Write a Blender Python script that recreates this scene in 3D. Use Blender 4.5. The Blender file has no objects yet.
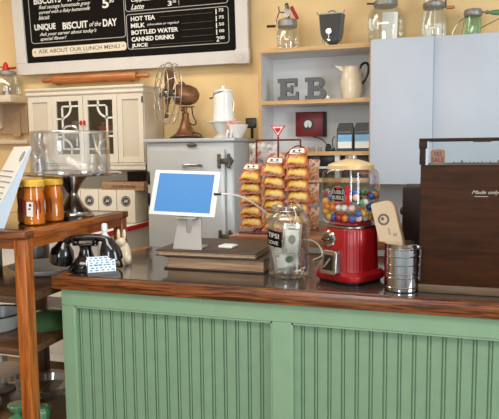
import bpy, bmesh, math, random
from mathutils import Vector, Matrix, Euler
random.seed(7)
SC = bpy.context.scene
COL = SC.collection
PI = math.pi
R = math.radians

# ------------------------------------------------------------------ camera, world, lights, exposure
cam_d = bpy.data.cameras.new('camera')
cam_d.sensor_fit = 'HORIZONTAL'
cam_d.sensor_width = 36.0
cam_d.lens = 36.0 * 600.0 / 499.0
cam_d.clip_start = 0.05
cam = bpy.data.objects.new('camera', cam_d)
COL.objects.link(cam)
cam.location = (0, 0, 1.47)
_yaw, _pitch, _roll = R(17.6), R(5.67), R(0.6)
_fw = Vector((-math.sin(_yaw) * math.cos(_pitch), math.cos(_yaw) * math.cos(_pitch), -math.sin(_pitch)))
_r = _fw.cross(Vector((0, 0, 1))).normalized()
_u = _r.cross(_fw)
_r2 = _r * math.cos(_roll) - _u * math.sin(_roll)
_u2 = _u * math.cos(_roll) + _r * math.sin(_roll)
cam.rotation_euler = Matrix((_r2, _u2, -_fw)).transposed().to_euler()
SC.camera = cam

world = bpy.data.worlds.new('world')
SC.world = world
world.use_nodes = True
_bg = world.node_tree.nodes['Background']
_bg.inputs[0].default_value = (0.86, 0.93, 1.0, 1)
_bg.inputs[1].default_value = 0.55


def area(name, loc, target, sx, sy, power, color):
    d = bpy.data.lights.new(name, 'AREA')
    d.shape = 'RECTANGLE'; d.size = sx; d.size_y = sy; d.energy = power; d.color = color
    o = bpy.data.objects.new(name, d); COL.objects.link(o)
    o.location = loc
    o.rotation_euler = (Vector(target) - Vector(loc)).to_track_quat('-Z', 'Y').to_euler()
    return o


area('window_light_right', (2.6, 0.7, 1.9), (-0.8, 3.3, 1.4), 1.1, 1.9, 70, (0.84, 0.92, 1.0))
area('window_light_front', (-0.9, -2.6, 1.9), (-0.9, 3.0, 1.2), 0.9, 1.9, 70, (0.88, 0.94, 1.0))
area('ceiling_light_far', (-2.3, 2.6, 2.92), (-2.3, 2.9, 0), 2.4, 0.5, 33, (1.0, 0.90, 0.76))
area('ceiling_light_near', (-0.9, 0.5, 2.92), (-0.9, 0.8, 0), 2.6, 0.6, 40, (1.0, 0.92, 0.80))

vs = SC.view_settings
vs.view_transform = 'Standard'
vs.look = 'None'
vs.exposure = 0.0
vs.gamma = 1.0
vs.use_curve_mapping = False
SC.cycles.max_bounces = 10
SC.cycles.transparent_max_bounces = 24


# ------------------------------------------------------------------ materials
def lin(c):
    return tuple(((v / 255.0) / 12.92 if v / 255.0 <= 0.04045 else ((v / 255.0 + 0.055) / 1.055) ** 2.4) for v in c) + (1.0,)


MATS = {}


def new_mat(name):
    m = bpy.data.materials.new(name); m.use_nodes = True
    MATS[name] = m
    nt = m.node_tree
    return m, nt, nt.nodes['Principled BSDF']


def mat(name, rgb, rough=0.5, metal=0.0, vary=0.06, scale=30.0, bump=0.0, coat=0.0, emit=0.0, spec=0.5):
    """plain surface with a little procedural variation"""
    m, nt, b = new_mat(name)
    c = lin(rgb)
    N = nt.nodes; L = nt.links
    tc = N.new('ShaderNodeTexCoord')
    nz = N.new('ShaderNodeTexNoise'); nz.inputs['Scale'].default_value = scale; nz.inputs['Detail'].default_value = 4
    L.new(tc.outputs['Object'], nz.inputs['Vector'])
    rp = N.new('ShaderNodeValToRGB')
    rp.color_ramp.elements[0].position = 0.3; rp.color_ramp.elements[1].position = 0.7
    rp.color_ramp.elements[0].color = tuple(v * (1 - vary) for v in c[:3]) + (1,)
    rp.color_ramp.elements[1].color = tuple(min(1, v * (1 + vary)) for v in c[:3]) + (1,)
    L.new(nz.outputs['Fac'], rp.inputs['Fac'])
    L.new(rp.outputs['Color'], b.inputs['Base Color'])
    b.inputs['Roughness'].default_value = rough
    b.inputs['Metallic'].default_value = metal
    b.inputs['Specular IOR Level'].default_value = spec
    if coat:
        b.inputs['Coat Weight'].default_value = coat; b.inputs['Coat Roughness'].default_value = 0.05
    if bump:
        bp = N.new('ShaderNodeBump'); bp.inputs['Strength'].default_value = bump; bp.inputs['Distance'].default_value = 0.002
        L.new(nz.outputs['Fac'], bp.inputs['Height']); L.new(bp.outputs['Normal'], b.inputs['Normal'])
    if emit:
        L.new(rp.outputs['Color'], b.inputs['Emission Color']); b.inputs['Emission Strength'].default_value = emit
    return m


def wood(name, light, dark, axis='X', scale=6.0, rough=0.35, stretch=14.0, coat=0.2, contrast=(0.35, 0.62)):
    m, nt, b = new_mat(name)
    N = nt.nodes; L = nt.links
    tc = N.new('ShaderNodeTexCoord'); mp = N.new('ShaderNodeMapping')
    s = [stretch, stretch, stretch]; s['XYZ'.index(axis)] = 1.0
    mp.inputs['Scale'].default_value = s
    L.new(tc.outputs['Object'], mp.inputs['Vector'])
    nz = N.new('ShaderNodeTexNoise'); nz.inputs['Scale'].default_value = scale
    nz.inputs['Detail'].default_value = 5; nz.inputs['Distortion'].default_value = 0.9; nz.inputs['Roughness'].default_value = 0.6
    L.new(mp.outputs['Vector'], nz.inputs['Vector'])
    rp = N.new('ShaderNodeValToRGB')
    rp.color_ramp.elements[0].position = contrast[0]; rp.color_ramp.elements[1].position = contrast[1]
    rp.color_ramp.elements[0].color = lin(dark); rp.color_ramp.elements[1].color = lin(light)
    L.new(nz.outputs['Fac'], rp.inputs['Fac'])
    L.new(rp.outputs['Color'], b.inputs['Base Color'])
    b.inputs['Roughness'].default_value = rough
    b.inputs['Coat Weight'].default_value = coat; b.inputs['Coat Roughness'].default_value = 0.15
    bp = N.new('ShaderNodeBump'); bp.inputs['Strength'].default_value = 0.12; bp.inputs['Distance'].default_value = 0.001
    L.new(nz.outputs['Fac'], bp.inputs['Height']); L.new(bp.outputs['Normal'], b.inputs['Normal'])
    return m


def glass(name, tint=(250, 252, 252), strength=0.55, base=0.05, rough=0.03, haze=0.0, haze_rgb=(230, 232, 232)):
    """thin clear glass or plastic: see-through with facing-dependent reflection"""
    m, nt, b = new_mat(name)
    N = nt.nodes; L = nt.links
    N.remove(b)
    out = N['Material Output']
    tr = N.new('ShaderNodeBsdfTransparent'); tr.inputs[0].default_value = lin(tint)
    gl = N.new('ShaderNodeBsdfGlossy'); gl.inputs['Color'].default_value = (1, 1, 1, 1); gl.inputs['Roughness'].default_value = rough
    lw = N.new('ShaderNodeLayerWeight'); lw.inputs['Blend'].default_value = 0.35
    mm = N.new('ShaderNodeMath'); mm.operation = 'MULTIPLY_ADD'
    mm.inputs[1].default_value = strength; mm.inputs[2].default_value = base
    L.new(lw.outputs['Fresnel'], mm.inputs[0])
    cl = N.new('ShaderNodeMath'); cl.operation = 'MINIMUM'; cl.inputs[1].default_value = 1.0
    L.new(mm.outputs[0], cl.inputs[0])
    mx = N.new('ShaderNodeMixShader')
    L.new(cl.outputs[0], mx.inputs[0]); L.new(tr.outputs[0], mx.inputs[1]); L.new(gl.outputs[0], mx.inputs[2])
    last = mx
    if haze:
        df = N.new('ShaderNodeBsdfDiffuse'); df.inputs[0].default_value = lin(haze_rgb)
        m2 = N.new('ShaderNodeMixShader'); m2.inputs[0].default_value = haze
        L.new(mx.outputs[0], m2.inputs[1]); L.new(df.outputs[0], m2.inputs[2]); last = m2
    L.new(last.outputs[0], out.inputs['Surface'])
    return m


# shell
M_wall = mat('wall_paint', (234, 202, 148), 0.8, vary=0.03, scale=3, bump=0.02)
M_wains = mat('grey_paint', (166, 162, 156), 0.6, vary=0.02, scale=4)
M_ceil = mat('ceiling_paint', (232, 226, 214), 0.8, vary=0.02)
M_floor = wood('floor_wood', (150, 122, 94), (118, 92, 70), 'X', 3.0, 0.45)
# woods
M_oak = wood('oak_edging', (146, 84, 36), (70, 31, 8), 'X', 6.0, 0.36, 16.0, 0.15, (0.40, 0.62))
M_oak_y = wood('oak_table_depth', (188, 108, 40), (124, 60, 18), 'Y', 5.0, 0.32, 16.0, 0.3, (0.34, 0.62))
M_oak_z = wood('oak_table_leg', (186, 104, 34), (118, 54, 14), 'Z', 5.0, 0.3, 16.0, 0.35, (0.34, 0.62))
M_shelfw = wood('shelf_brown', (104, 72, 46), (76, 50, 32), 'X', 5.0, 0.35, 12.0)
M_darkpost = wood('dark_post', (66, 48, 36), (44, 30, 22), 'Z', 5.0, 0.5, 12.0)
M_reg = wood('register_wood', (66, 34, 8), (40, 19, 3), 'X', 4.5, 0.6, 9.0, 0.0, (0.3, 0.66))
M_reg.node_tree.nodes['Principled BSDF'].inputs['Specular IOR Level'].default_value = 0.2
M_regstrip = wood('register_strip', (104, 80, 56), (78, 58, 38), 'X', 5.0, 0.5, 14.0, 0.0)
M_darkbox = mat('register_dark', (44, 27, 19), 0.6, vary=0.08, spec=0.25)
M_pine = wood('pine_edge', (212, 174, 120), (186, 142, 88), 'X', 4.0, 0.5, 12.0, 0.0)
M_pine_z = wood('pine_edge_upright', (212, 174, 120), (186, 142, 88), 'Z', 4.0, 0.5, 12.0, 0.0)
M_pin = wood('rolling_pin', (196, 124, 64), (158, 88, 40), 'X', 4.0, 0.4, 10.0)
M_work = wood('work_top_wood', (168, 118, 80), (132, 84, 54), 'X', 4.0, 0.25, 10.0, 0.4)
M_crate = wood('crate_wood', (172, 134, 100), (138, 100, 72), 'X', 6.0, 0.6, 12.0, 0.0)
M_tan = mat('lid_tan', (222, 190, 140), 0.4, vary=0.04, coat=0.2)
# counter
M_green = mat('green_paint', (131, 164, 130), 0.45, vary=0.035, scale=12)
M_bead = mat('green_beadboard', (122, 154, 122), 0.5, vary=0.05, scale=25)
M_top = mat('dark_laminate', (64, 55, 48), 0.16, vary=0.25, scale=90, coat=0.4)
M_blackglass = mat('black_glass_top', (26, 26, 28), 0.06, vary=0.05, coat=1.0)
# whites & metals
M_cream = mat('cream_paint', (216, 206, 188), 0.5, vary=0.03, scale=8)
M_cream2 = mat('cream_recess', (204, 192, 172), 0.5, vary=0.03, scale=8)
M_frame = mat('white_frame', (232, 226, 214), 0.5, vary=0.03, scale=10)
M_bladem = mat('fan_blade', (120, 92, 72), 0.35, 0.5, vary=0.15)
M_menuframe = mat('menu_frame', (212, 207, 200), 0.5, vary=0.03, scale=10)
M_pewter = mat('pewter', (168, 164, 158), 0.2, 1.0, vary=0.08)
M_white = mat('white_gloss', (238, 238, 232), 0.2, vary=0.02, coat=0.5)
M_fridge = mat('fridge_enamel', (186, 188, 188), 0.3, vary=0.02, scale=5, coat=0.3)
M_door = mat('white_door', (190, 199, 209), 0.45, vary=0.025, scale=6)
M_case = mat('case_interior', (218, 216, 212), 0.6, vary=0.02, scale=6)
M_ivory = mat('ivory_enamel', (232, 216, 186), 0.25, vary=0.05, scale=12, coat=0.4)
M_plastic = mat('white_plastic', (236, 236, 234), 0.35, vary=0.01)
M_pan = mat('pan_enamel', (158, 156, 150), 0.3, vary=0.05)
M_chrome = mat('chrome', (205, 205, 205), 0.14, 1.0, vary=0.03)
M_steel = mat('steel', (170, 168, 164), 0.3, 1.0, vary=0.08)
M_darksteel = mat('dark_steel', (132, 128, 124), 0.16, 1.0, vary=0.1)
M_alu = mat('stand_aluminium', (170, 163, 154), 0.42, 0.35, vary=0.02)
M_zinc = mat('zinc_lid', (150, 148, 142), 0.45, 0.6, vary=0.15, scale=40)
M_bronze = mat('fan_bronze', (140, 98, 68), 0.38, 0.55, vary=0.3, scale=22)
M_wire = mat('cage_wire', (188, 180, 166), 0.35, 0.7, vary=0.1)
M_hinge = mat('old_brass', (98, 90, 78), 0.4, 0.6, vary=0.15)
M_black = mat('black_plastic', (22, 22, 24), 0.35, vary=0.1)
M_bake = mat('black_bakelite', (14, 14, 16), 0.12, vary=0.1, coat=0.8)
M_board = mat('chalkboard', (26, 23, 20), 0.9, vary=0.08, scale=20, spec=0.08)
M_chalk = mat('chalk_white', (236, 234, 226), 0.8, vary=0.02)
M_priceline = mat('rule_brown', (96, 86, 74), 0.8, vary=0.05)
M_stripink = mat('strip_ink', (96, 92, 86), 0.7, vary=0.02)
M_chalk2 = mat('chalk_grey', (176, 172, 164), 0.8, vary=0.05)
M_ink = mat('ink_dark', (44, 42, 42), 0.6, vary=0.02)
M_inkgrey = mat('ink_grey', (150, 148, 142), 0.7, vary=0.02)
M_strip = mat('sign_cream', (226, 214, 192), 0.6, vary=0.03)
M_paper = mat('white_paper', (232, 230, 222), 0.7, vary=0.02)
M_letter = mat('letter_grey', (92, 92, 94), 0.55, vary=0.04)
M_red = mat('red_paint', (150, 14, 20), 0.35, vary=0.06, coat=0.15)
M_redwood = mat('red_handle', (160, 30, 34), 0.35, vary=0.06, coat=0.3)
M_redbox = mat('dark_red_box', (118, 14, 16), 0.45, vary=0.1)
M_redtag = mat('red_tag', (206, 14, 24), 0.5, vary=0.02)
M_browntag = mat('flag_orange', (206, 122, 74), 0.5, vary=0.08)
M_rack = mat('rack_red', (104, 34, 32), 0.45, vary=0.1)
M_kraft = mat('kraft_card', (204, 180, 148), 0.7, vary=0.04)
M_kraft_e = mat('kraft_edges', (192, 160, 128), 0.8, vary=0.1, scale=120)
M_book = mat('book_cover', (74, 58, 48), 0.5, vary=0.15, bump=0.05)
M_book2 = mat('book_cover_lower', (60, 42, 32), 0.5, vary=0.15)
M_pages = wood('book_pages', (180, 150, 118), (134, 102, 76), 'X', 6.0, 0.8, 40.0, 0.0)
M_pages_y = wood('book_pages_side', (196, 168, 134), (150, 118, 90), 'Y', 6.0, 0.8, 40.0, 0.0)
M_screen = mat('tablet_screen', (66, 124, 182), 0.3, vary=0.01, emit=0.32, spec=0.2)
M_screen2 = mat('screen_marks', (74, 128, 188), 0.2, vary=0.01, emit=0.3)
M_cable = mat('white_cable', (232, 230, 226), 0.4, vary=0.02)
M_yellow = mat('yellow_lid', (234, 184, 62), 0.35, vary=0.04)
M_honey = mat('honey', (216, 134, 34), 0.25, vary=0.2, scale=18)
M_honey2 = mat('honey_label', (226, 222, 212), 0.6, vary=0.02)
M_honeyred = mat('honey_mark', (120, 30, 40), 0.6, vary=0.05)
M_blueink = mat('blue_ink', (70, 130, 176), 0.6, vary=0.05)
M_bluecard2 = mat('stand_acrylic', (188, 204, 214), 0.4, vary=0.03)
M_bluecard = mat('pale_blue_card', (222, 234, 240), 0.6, vary=0.02)
M_pink = mat('pink_petal', (214, 152, 140), 0.4, vary=0.08)
M_blackbag = mat('black_foil', (30, 28, 28), 0.4, vary=0.15)
M_bluelabel = mat('blue_label', (120, 176, 214), 0.5, vary=0.12, scale=60)
M_greenbowl = mat('dark_green_bowl', (70, 104, 66), 0.25, vary=0.05, coat=0.4)
M_jade = mat('green_glass', (86, 142, 100), 0.2, vary=0.06, coat=0.5)
M_greenwood = mat('green_handle', (96, 140, 96), 0.4, vary=0.05)
M_taupe = mat('taupe_scallop', (146, 132, 116), 0.6, vary=0.06)
M_platter = mat('pale_platter', (236, 228, 214), 0.5, vary=0.08, scale=20)
M_shelfcream = mat('wall_shelf_cream', (216, 200, 174), 0.55, vary=0.03)
M_taupewall = mat('shelf_back_panel', (176, 148, 116), 0.6, vary=0.03)
M_bill = mat('bill_paper', (236, 230, 216), 0.7, vary=0.1, scale=60)
M_billink = mat('bill_ink', (152, 148, 138), 0.7, vary=0.15, scale=80)
M_billgreen = mat('bill_seal', (54, 110, 66), 0.7, vary=0.1)
# glass
G_jar = glass('jar_glass', (250, 252, 252), 0.5, 0.04)
G_clear = glass('clear_glass', (246, 250, 250), 0.5, 0.04)
G_dome = glass('dome_plastic', (246, 247, 248), 0.55, 0.17, 0.03, 0.0)
G_old = glass('old_jar_glass', (244, 246, 240), 0.55, 0.07, 0.04, 0.06, (238, 236, 226))
G_green = glass('green_jar_glass', (196, 226, 190), 0.55, 0.06, 0.04, 0.06, (190, 220, 180))
G_honey = glass('honey_jar_glass', (250, 238, 205), 0.45, 0.03)
G_cup = glass('cloudy_cup', (232, 234, 234), 0.6, 0.08, 0.06, 0.35, (220, 222, 222))

# striped crisp bag: colours stand at fixed heights of the bag
m, nt, b = new_mat('snack_bag')
N = nt.nodes; L = nt.links
tc = N.new('ShaderNodeTexCoord'); sx = N.new('ShaderNodeSeparateXYZ'); L.new(tc.outputs['Object'], sx.inputs[0])
ab = N.new('ShaderNodeMath'); ab.operation = 'ABSOLUTE'; L.new(sx.outputs['X'], ab.inputs[0])
sd_ = N.new('ShaderNodeMapRange'); sd_.inputs['From Min'].default_value = 0.036; sd_.inputs['From Max'].default_value = 0.048; L.new(ab.outputs[0], sd_.inputs['Value'])
nz = N.new('ShaderNodeTexNoise'); nz.inputs['Scale'].default_value = 45; nz.inputs['Detail'].default_value = 4; nz.inputs['Distortion'].default_value = 1.2
L.new(tc.outputs['Object'], nz.inputs['Vector'])
ad = N.new('ShaderNodeMath'); ad.operation = 'MULTIPLY_ADD'; ad.inputs[1].default_value = 0.034; L.new(nz.outputs['Fac'], ad.inputs[0]); L.new(sx.outputs['Z'], ad.inputs[2])
mr = N.new('ShaderNodeMapRange'); mr.inputs['From Min'].default_value = -0.036; mr.inputs['From Max'].default_value = 0.076
L.new(ad.outputs[0], mr.inputs['Value'])
rp = N.new('ShaderNodeValToRGB'); cr = rp.color_ramp
cr.elements[0].position = 0.0; cr.elements[0].color = lin((196, 120, 84))
cr.elements[1].position = 1.0; cr.elements[1].color = lin((200, 120, 84))
for p_, c_ in ((0.07, (112, 44, 24)), (0.14, (226, 168, 60)), (0.25, (246, 212, 112)), (0.36, (232, 172, 66)), (0.42, (160, 74, 30)), (0.48, (206, 132, 60)), (0.56, (100, 38, 26)), (0.68, (196, 112, 62)), (0.86, (190, 104, 74))):
    e_ = cr.elements.new(p_); e_.color = lin(c_)
L.new(mr.outputs[0], rp.inputs['Fac'])
mxc = N.new('ShaderNodeMix'); mxc.data_type = 'RGBA'
L.new(sd_.outputs[0], mxc.inputs['Factor']); L.new(rp.outputs['Color'], mxc.inputs['A']); mxc.inputs['B'].default_value = lin((186, 98, 58))
L.new(mxc.outputs['Result'], b.inputs['Base Color'])
b.inputs['Roughness'].default_value = 0.3
M_bag = m


def mottled(name, stops, scale=38, rough=0.35):
    m, nt, b = new_mat(name)
    N = nt.nodes; L = nt.links
    tc = N.new('ShaderNodeTexCoord'); nz = N.new('ShaderNodeTexNoise'); nz.inputs['Scale'].default_value = scale; nz.inputs['Detail'].default_value = 3
    L.new(tc.outputs['Object'], nz.inputs['Vector'])
    rp = N.new('ShaderNodeValToRGB'); cr = rp.color_ramp
    cr.elements[0].position = stops[0][0]; cr.elements[0].color = lin(stops[0][1])
    cr.elements[1].position = stops[-1][0]; cr.elements[1].color = lin(stops[-1][1])
    for p_, c_ in stops[1:-1]:
        e_ = cr.elements.new(p_); e_.color = lin(c_)
    L.new(nz.outputs['Fac'], rp.inputs['Fac']); L.new(rp.outputs['Color'], b.inputs['Base Color']); b.inputs['Roughness'].default_value = rough
    return m


M_bagback = mottled('snack_bag_back', ((0.33, (150, 70, 44)), (0.44, (204, 128, 88)), (0.50, (226, 210, 190)), (0.56, (206, 110, 70)), (0.66, (232, 190, 110))), 22)
M_bagsilver = mottled('snack_bag_silver', ((0.36, (120, 116, 112)), (0.48, (196, 192, 186)), (0.56, (226, 220, 210)), (0.64, (196, 116, 74))), 20)


# ------------------------------------------------------------------ mesh helpers
class MB:
    def __init__(self):
        self.bm = bmesh.new()

    def _mv(self, verts, M):
        if M is not None:
            bmesh.ops.transform(self.bm, matrix=M, verts=verts)

    def box(self, x0, x1, y0, y1, z0, z1, M=None, bev=0.0):
        r = bmesh.ops.create_cube(self.bm, size=1.0)
        v = r['verts']
        T = Matrix.Translation(((x0 + x1) / 2, (y0 + y1) / 2, (z0 + z1) / 2)) @ Matrix.Diagonal((abs(x1 - x0), abs(y1 - y0), abs(z1 - z0), 1))
        bmesh.ops.transform(self.bm, matrix=T, verts=v)
        self._mv(v, M)
        if bev > 0:
            es = list({e for q in v for e in q.link_edges})
            bmesh.ops.bevel(self.bm, geom=es, offset=bev, segments=2, affect='EDGES', profile=0.5)
        return self

    def lathe(self, prof, c=(0, 0, 0), n=36, M=None, sx=1.0, sy=1.0, cap=True, shape=None, power=None):
        """prof: (r, z) list; revolves about z at c.  power>2 gives a rounded-square section"""
        rings = []
        allv = []
        for r, z in prof:
            if r < 1e-6:
                v = self.bm.verts.new((c[0], c[1], c[2] + z)); rings.append([v]); allv.append(v); continue
            ring = []
            for i in range(n):
                a = 2 * PI * i / n
                ca, sa = math.cos(a), math.sin(a)
                k = 1.0
                if power:
                    k = 1.0 / ((abs(ca) ** power + abs(sa) ** power) ** (1.0 / power))
                if shape:
                    k *= shape(a)
                v = self.bm.verts.new((c[0] + r * k * ca * sx, c[1] + r * k * sa * sy, c[2] + z)); ring.append(v); allv.append(v)
            rings.append(ring)
        for a, b_ in zip(rings, rings[1:]):
            if len(a) == 1 and len(b_) == 1: continue
            for i in range(n):
                j = (i + 1) % n
                if len(a) == 1: f = (a[0], b_[j], b_[i])
                elif len(b_) == 1: f = (a[i], a[j], b_[0])
                else: f = (a[i], a[j], b_[j], b_[i])
                try: self.bm.faces.new(f)
                except ValueError: pass
        if cap:
            for ring, flip in ((rings[0], True), (rings[-1], False)):
                if len(ring) > 2:
                    try: self.bm.faces.new(ring[::-1] if flip else ring)
                    except ValueError: pass
        self._mv(allv, M)
        return self

    def cyl(self, p0, p1, r0, r1=None, n=16, cap=True):
        r1 = r0 if r1 is None else r1
        p0, p1 = Vector(p0), Vector(p1)
        d = p1 - p0
        q = Vector((0, 0, 1)).rotation_difference(d.normalized()).to_matrix().to_4x4()
        return self.lathe([(r0, 0), (r1, d.length)], n=n, M=Matrix.Translation(p0) @ q, cap=cap)

    def ball(self, c, r, sx=1, sy=1, sz=1, M=None, u=16, v=10):
        g = bmesh.ops.create_uvsphere(self.bm, u_segments=u, v_segments=v, radius=r)
        T = Matrix.Translation(c) @ Matrix.Diagonal((sx, sy, sz, 1))
        bmesh.ops.transform(self.bm, matrix=T, verts=g['verts'])
        self._mv(g['verts'], M)
        return self

    def tube(self, pts, r, n=8, closed=False, M=None, smooth=0):
        P = [Vector(p) for p in pts]
        for _ in range(smooth):
            Q = []
            k = len(P)
            rng = range(k if closed else k - 1)
            if not closed: Q.append(P[0])
            for i in rng:
                a, b_ = P[i], P[(i + 1) % k]
                Q += [a * 0.75 + b_ * 0.25, a * 0.25 + b_ * 0.75]
            if not closed: Q.append(P[-1])
            P = Q
        k = len(P)
        rr = r if isinstance(r, (list, tuple)) else None
        rings = []; allv = []
        prev = None
        for i in range(k):
            if closed: t = (P[(i + 1) % k] - P[i - 1])
            else: t = P[min(i + 1, k - 1)] - P[max(i - 1, 0)]
            if t.length < 1e-9: t = Vector((0, 0, 1))
            t.normalize()
            if prev is None:
                a = Vector((0, 0, 1)) if abs(t.z) < 0.9 else Vector((1, 0, 0))
                nrm = t.cross(a).normalized()
            else:
                nrm = (prev - t * prev.dot(t))
                if nrm.length < 1e-6: nrm = t.orthogonal()
                nrm.normalize()
            prev = nrm
            bn = t.cross(nrm)
            ri = r if rr is None else rr[0] + (rr[1] - rr[0]) * i / max(1, k - 1)
            ring = []
            for j in range(n):
                an = 2 * PI * j / n
                v = self.bm.verts.new(P[i] + (nrm * math.cos(an) + bn * math.sin(an)) * ri)
                ring.append(v); allv.append(v)
            rings.append(ring)
        m_ = k if closed else k - 1
        for i in range(m_):
            a, b_ = rings[i], rings[(i + 1) % k]
            for j in range(n):
                jj = (j + 1) % n
                self.bm.faces.new((a[j], a[jj], b_[jj], b_[j]))
        if not closed:
            self.bm.faces.new(rings[0][::-1]); self.bm.faces.new(rings[-1])
        self._mv(allv, M)
        return self

    def prism(self, pts, y0, y1, M=None):
        """pts = outline in (x, z); extruded along y"""
        a = [self.bm.verts.new((x, y0, z)) for x, z in pts]
        b_ = [self.bm.verts.new((x, y1, z)) for x, z in pts]
        self.bm.faces.new(a); self.bm.faces.new(b_[::-1])
        k = len(pts)
        for i in range(k):
            j = (i + 1) % k
            self.bm.faces.new((a[j], a[i], b_[i], b_[j]))
        self._mv(a + b_, M)
        return self

    def ring(self, r0, r1, y0, y1, c=(0, 0), n=32, a0=0.0, a1=2 * PI, M=None):
        """flat ring (or sector) standing in the xz plane, thickness along y"""
        full = abs((a1 - a0) - 2 * PI) < 1e-6
        k = n if full else n + 1
        S = []
        allv = []
        for i in range(k):
            a = a0 + (a1 - a0) * i / n
            ca, sa = math.cos(a), math.sin(a)
            q = [self.bm.verts.new((c[0] + rr * ca, yy, c[1] + rr * sa)) for rr, yy in ((r0, y0), (r1, y0), (r1, y1), (r0, y1))]
            S.append(q); allv += q
        for i in range(k if full else k - 1):
            a, b_ = S[i], S[(i + 1) % k]
            for j in range(4):
                jj = (j + 1) % 4
                self.bm.faces.new((a[j], b_[j], b_[jj], a[jj]))
        if not full:
            self.bm.faces.new(S[0]); self.bm.faces.new(S[-1][::-1])
        self._mv(allv, M)
        return self

    def disc(self, r, y0, y1, c=(0, 0), n=32, M=None, sx=1.0):
        return self.prism([(c[0] + r * sx * math.cos(2 * PI * i / n), c[1] + r * math.sin(2 * PI * i / n)) for i in range(n)], y0, y1, M)

    def text(self, s, x0, x1, z0, z1, y=0.0, shear=0.0, fat=0.012, M=None, depth=0.0006):
        """lettering fitted into the box x0..x1, z0..z1, standing in the xz plane and facing -y"""
        cu = bpy.data.curves.new('t', 'FONT'); cu.body = s; cu.size = 1.0; cu.shear = shear; cu.offset = fat; cu.extrude = 0.02
        cu.resolution_u = 3
        ob = bpy.data.objects.new('t', cu)
        me = bpy.data.meshes.new_from_object(ob)
        xs = [v.co.x for v in me.vertices]; ys = [v.co.y for v in me.vertices]
        if xs:
            ax, bx, ay, by = min(xs), max(xs), min(ys), max(ys)
            vs_ = []
            for v in me.vertices:
                vs_.append(self.bm.verts.new((x0 + (v.co.x - ax) / (bx - ax) * (x1 - x0), y - depth / 2 - (depth / 2 if v.co.z > 0 else -depth / 2), z0 + (v.co.y - ay) / (by - ay) * (z1 - z0))))
            for p in me.polygons:
                try: self.bm.faces.new([vs_[i] for i in p.vertices])
                except ValueError: pass
            self._mv(vs_, M)
        bpy.data.objects.remove(ob); bpy.data.curves.remove(cu); bpy.data.meshes.remove(me)
        return self

    def build(self, name, material, parent=None, smooth=35, bevel=0.0, recalc=True):
        if recalc:
            bmesh.ops.recalc_face_normals(self.bm, faces=self.bm.faces)
        me = bpy.data.meshes.new(name)
        self.bm.to_mesh(me); self.bm.free()
        me.materials.append(material)
        if smooth:
            for p in me.polygons: p.use_smooth = True
            me.set_sharp_from_angle(angle=R(smooth))
        o = bpy.data.objects.new(name, me); COL.objects.link(o)
        if parent is not None: o.parent = parent
        if bevel:
            md = o.modifiers.new('bevel', 'BEVEL'); md.width = bevel; md.segments = 2; md.limit_method = 'ANGLE'
        return o


def tag(o, label, cat, group=None, kind=None):
    o['label'] = label
    o['category'] = cat
    if group: o['group'] = group
    if kind: o['kind'] = kind
    return o


def thing(name, label, cat, loc=(0, 0, 0), rotz=0.0, group=None, rot=None):
    o = bpy.data.objects.new(name, None); COL.objects.link(o)
    o.empty_display_size = 0.05
    o.location = loc
    o.rotation_euler = rot if rot else (0, 0, rotz)
    return tag(o, label, cat, group)


def struct(o):
    o['kind'] = 'structure'
    return o


def dup(o, parent=None, loc=None, label=None, group=None, rot=None):
    c = o.copy(); COL.objects.link(c)
    if parent is not None: c.parent = parent
    if loc is not None: c.location = loc
    if rot is not None: c.rotation_euler = rot
    if label: c['label'] = label
    if group: c['group'] = group
    for ch in list(o.children): dup(ch, c)
    return c


# ------------------------------------------------------------------ the setting
WY = 3.92
struct(MB().box(-5.2, 3.2, WY, WY + 0.12, 0, 3.0).build('wall_back', M_wall))
struct(MB().box(-5.32, -5.2, -2.9, WY + 0.12, 0, 3.0).build('wall_left', M_wall))
struct(MB().box(-5.32, 3.2, -2.9, WY + 0.12, -0.1, 0.0).build('floor', M_floor))
struct(MB().box(-5.32, 3.2, -2.9, WY + 0.12, 3.0, 3.1).build('ceiling', M_ceil))
struct(MB().box(-1.12, 3.2, WY - 0.02, WY, 0, 1.30).build('trim_1', M_wains))
struct(MB().box(-5.2, 3.2, WY - 0.034, WY - 0.02, 0, 0.12, bev=0.004).build('baseboard_back', M_frame))

# ------------------------------------------------------------------ service counter
cnt = thing('service_counter', 'long sage green beadboard counter with oak edge and dark top', 'counter', (-1.316, 1.84, 0))
X1 = 2.3   # right end, local
MB().box(0.022, X1, 0.022, 0.70, 0.985, 1.02).build('counter_top', M_top, cnt)
e = MB()
e.box(-0.034, X1, 0.0, 0.05, 0.97, 1.018, bev=0.006)
e.build('oak_edging', M_oak, cnt)
MB().box(-0.034, 0.03, 0.05, 0.70, 0.97, 1.0195, bev=0.006).build('end_edging', M_oak_y, cnt)
MB().box(0.03, X1, 0.675, 0.71, 0.97, 1.0195, bev=0.004).build('back_edging', M_oak, cnt)
MB().box(0.0, X1, 0.05, 0.69, 0.0, 0.97).build('counter_body', M_green, cnt)
f = MB()
f.box(-0.004, X1, 0.016, 0.05, 0.908, 0.97)
f.box(-0.004, X1, 0.016, 0.05, 0.0, 0.14)
f.box(-0.004, 0.05, 0.0162, 0.05, 0.14, 0.908)
f.box(0.80, 0.866, 0.0162, 0.05, 0.14, 0.908)
f.box(1.84, 1.906, 0.0162, 0.05, 0.14, 0.908)
f.build('face_frame', M_green, cnt, bevel=0.002)


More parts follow.
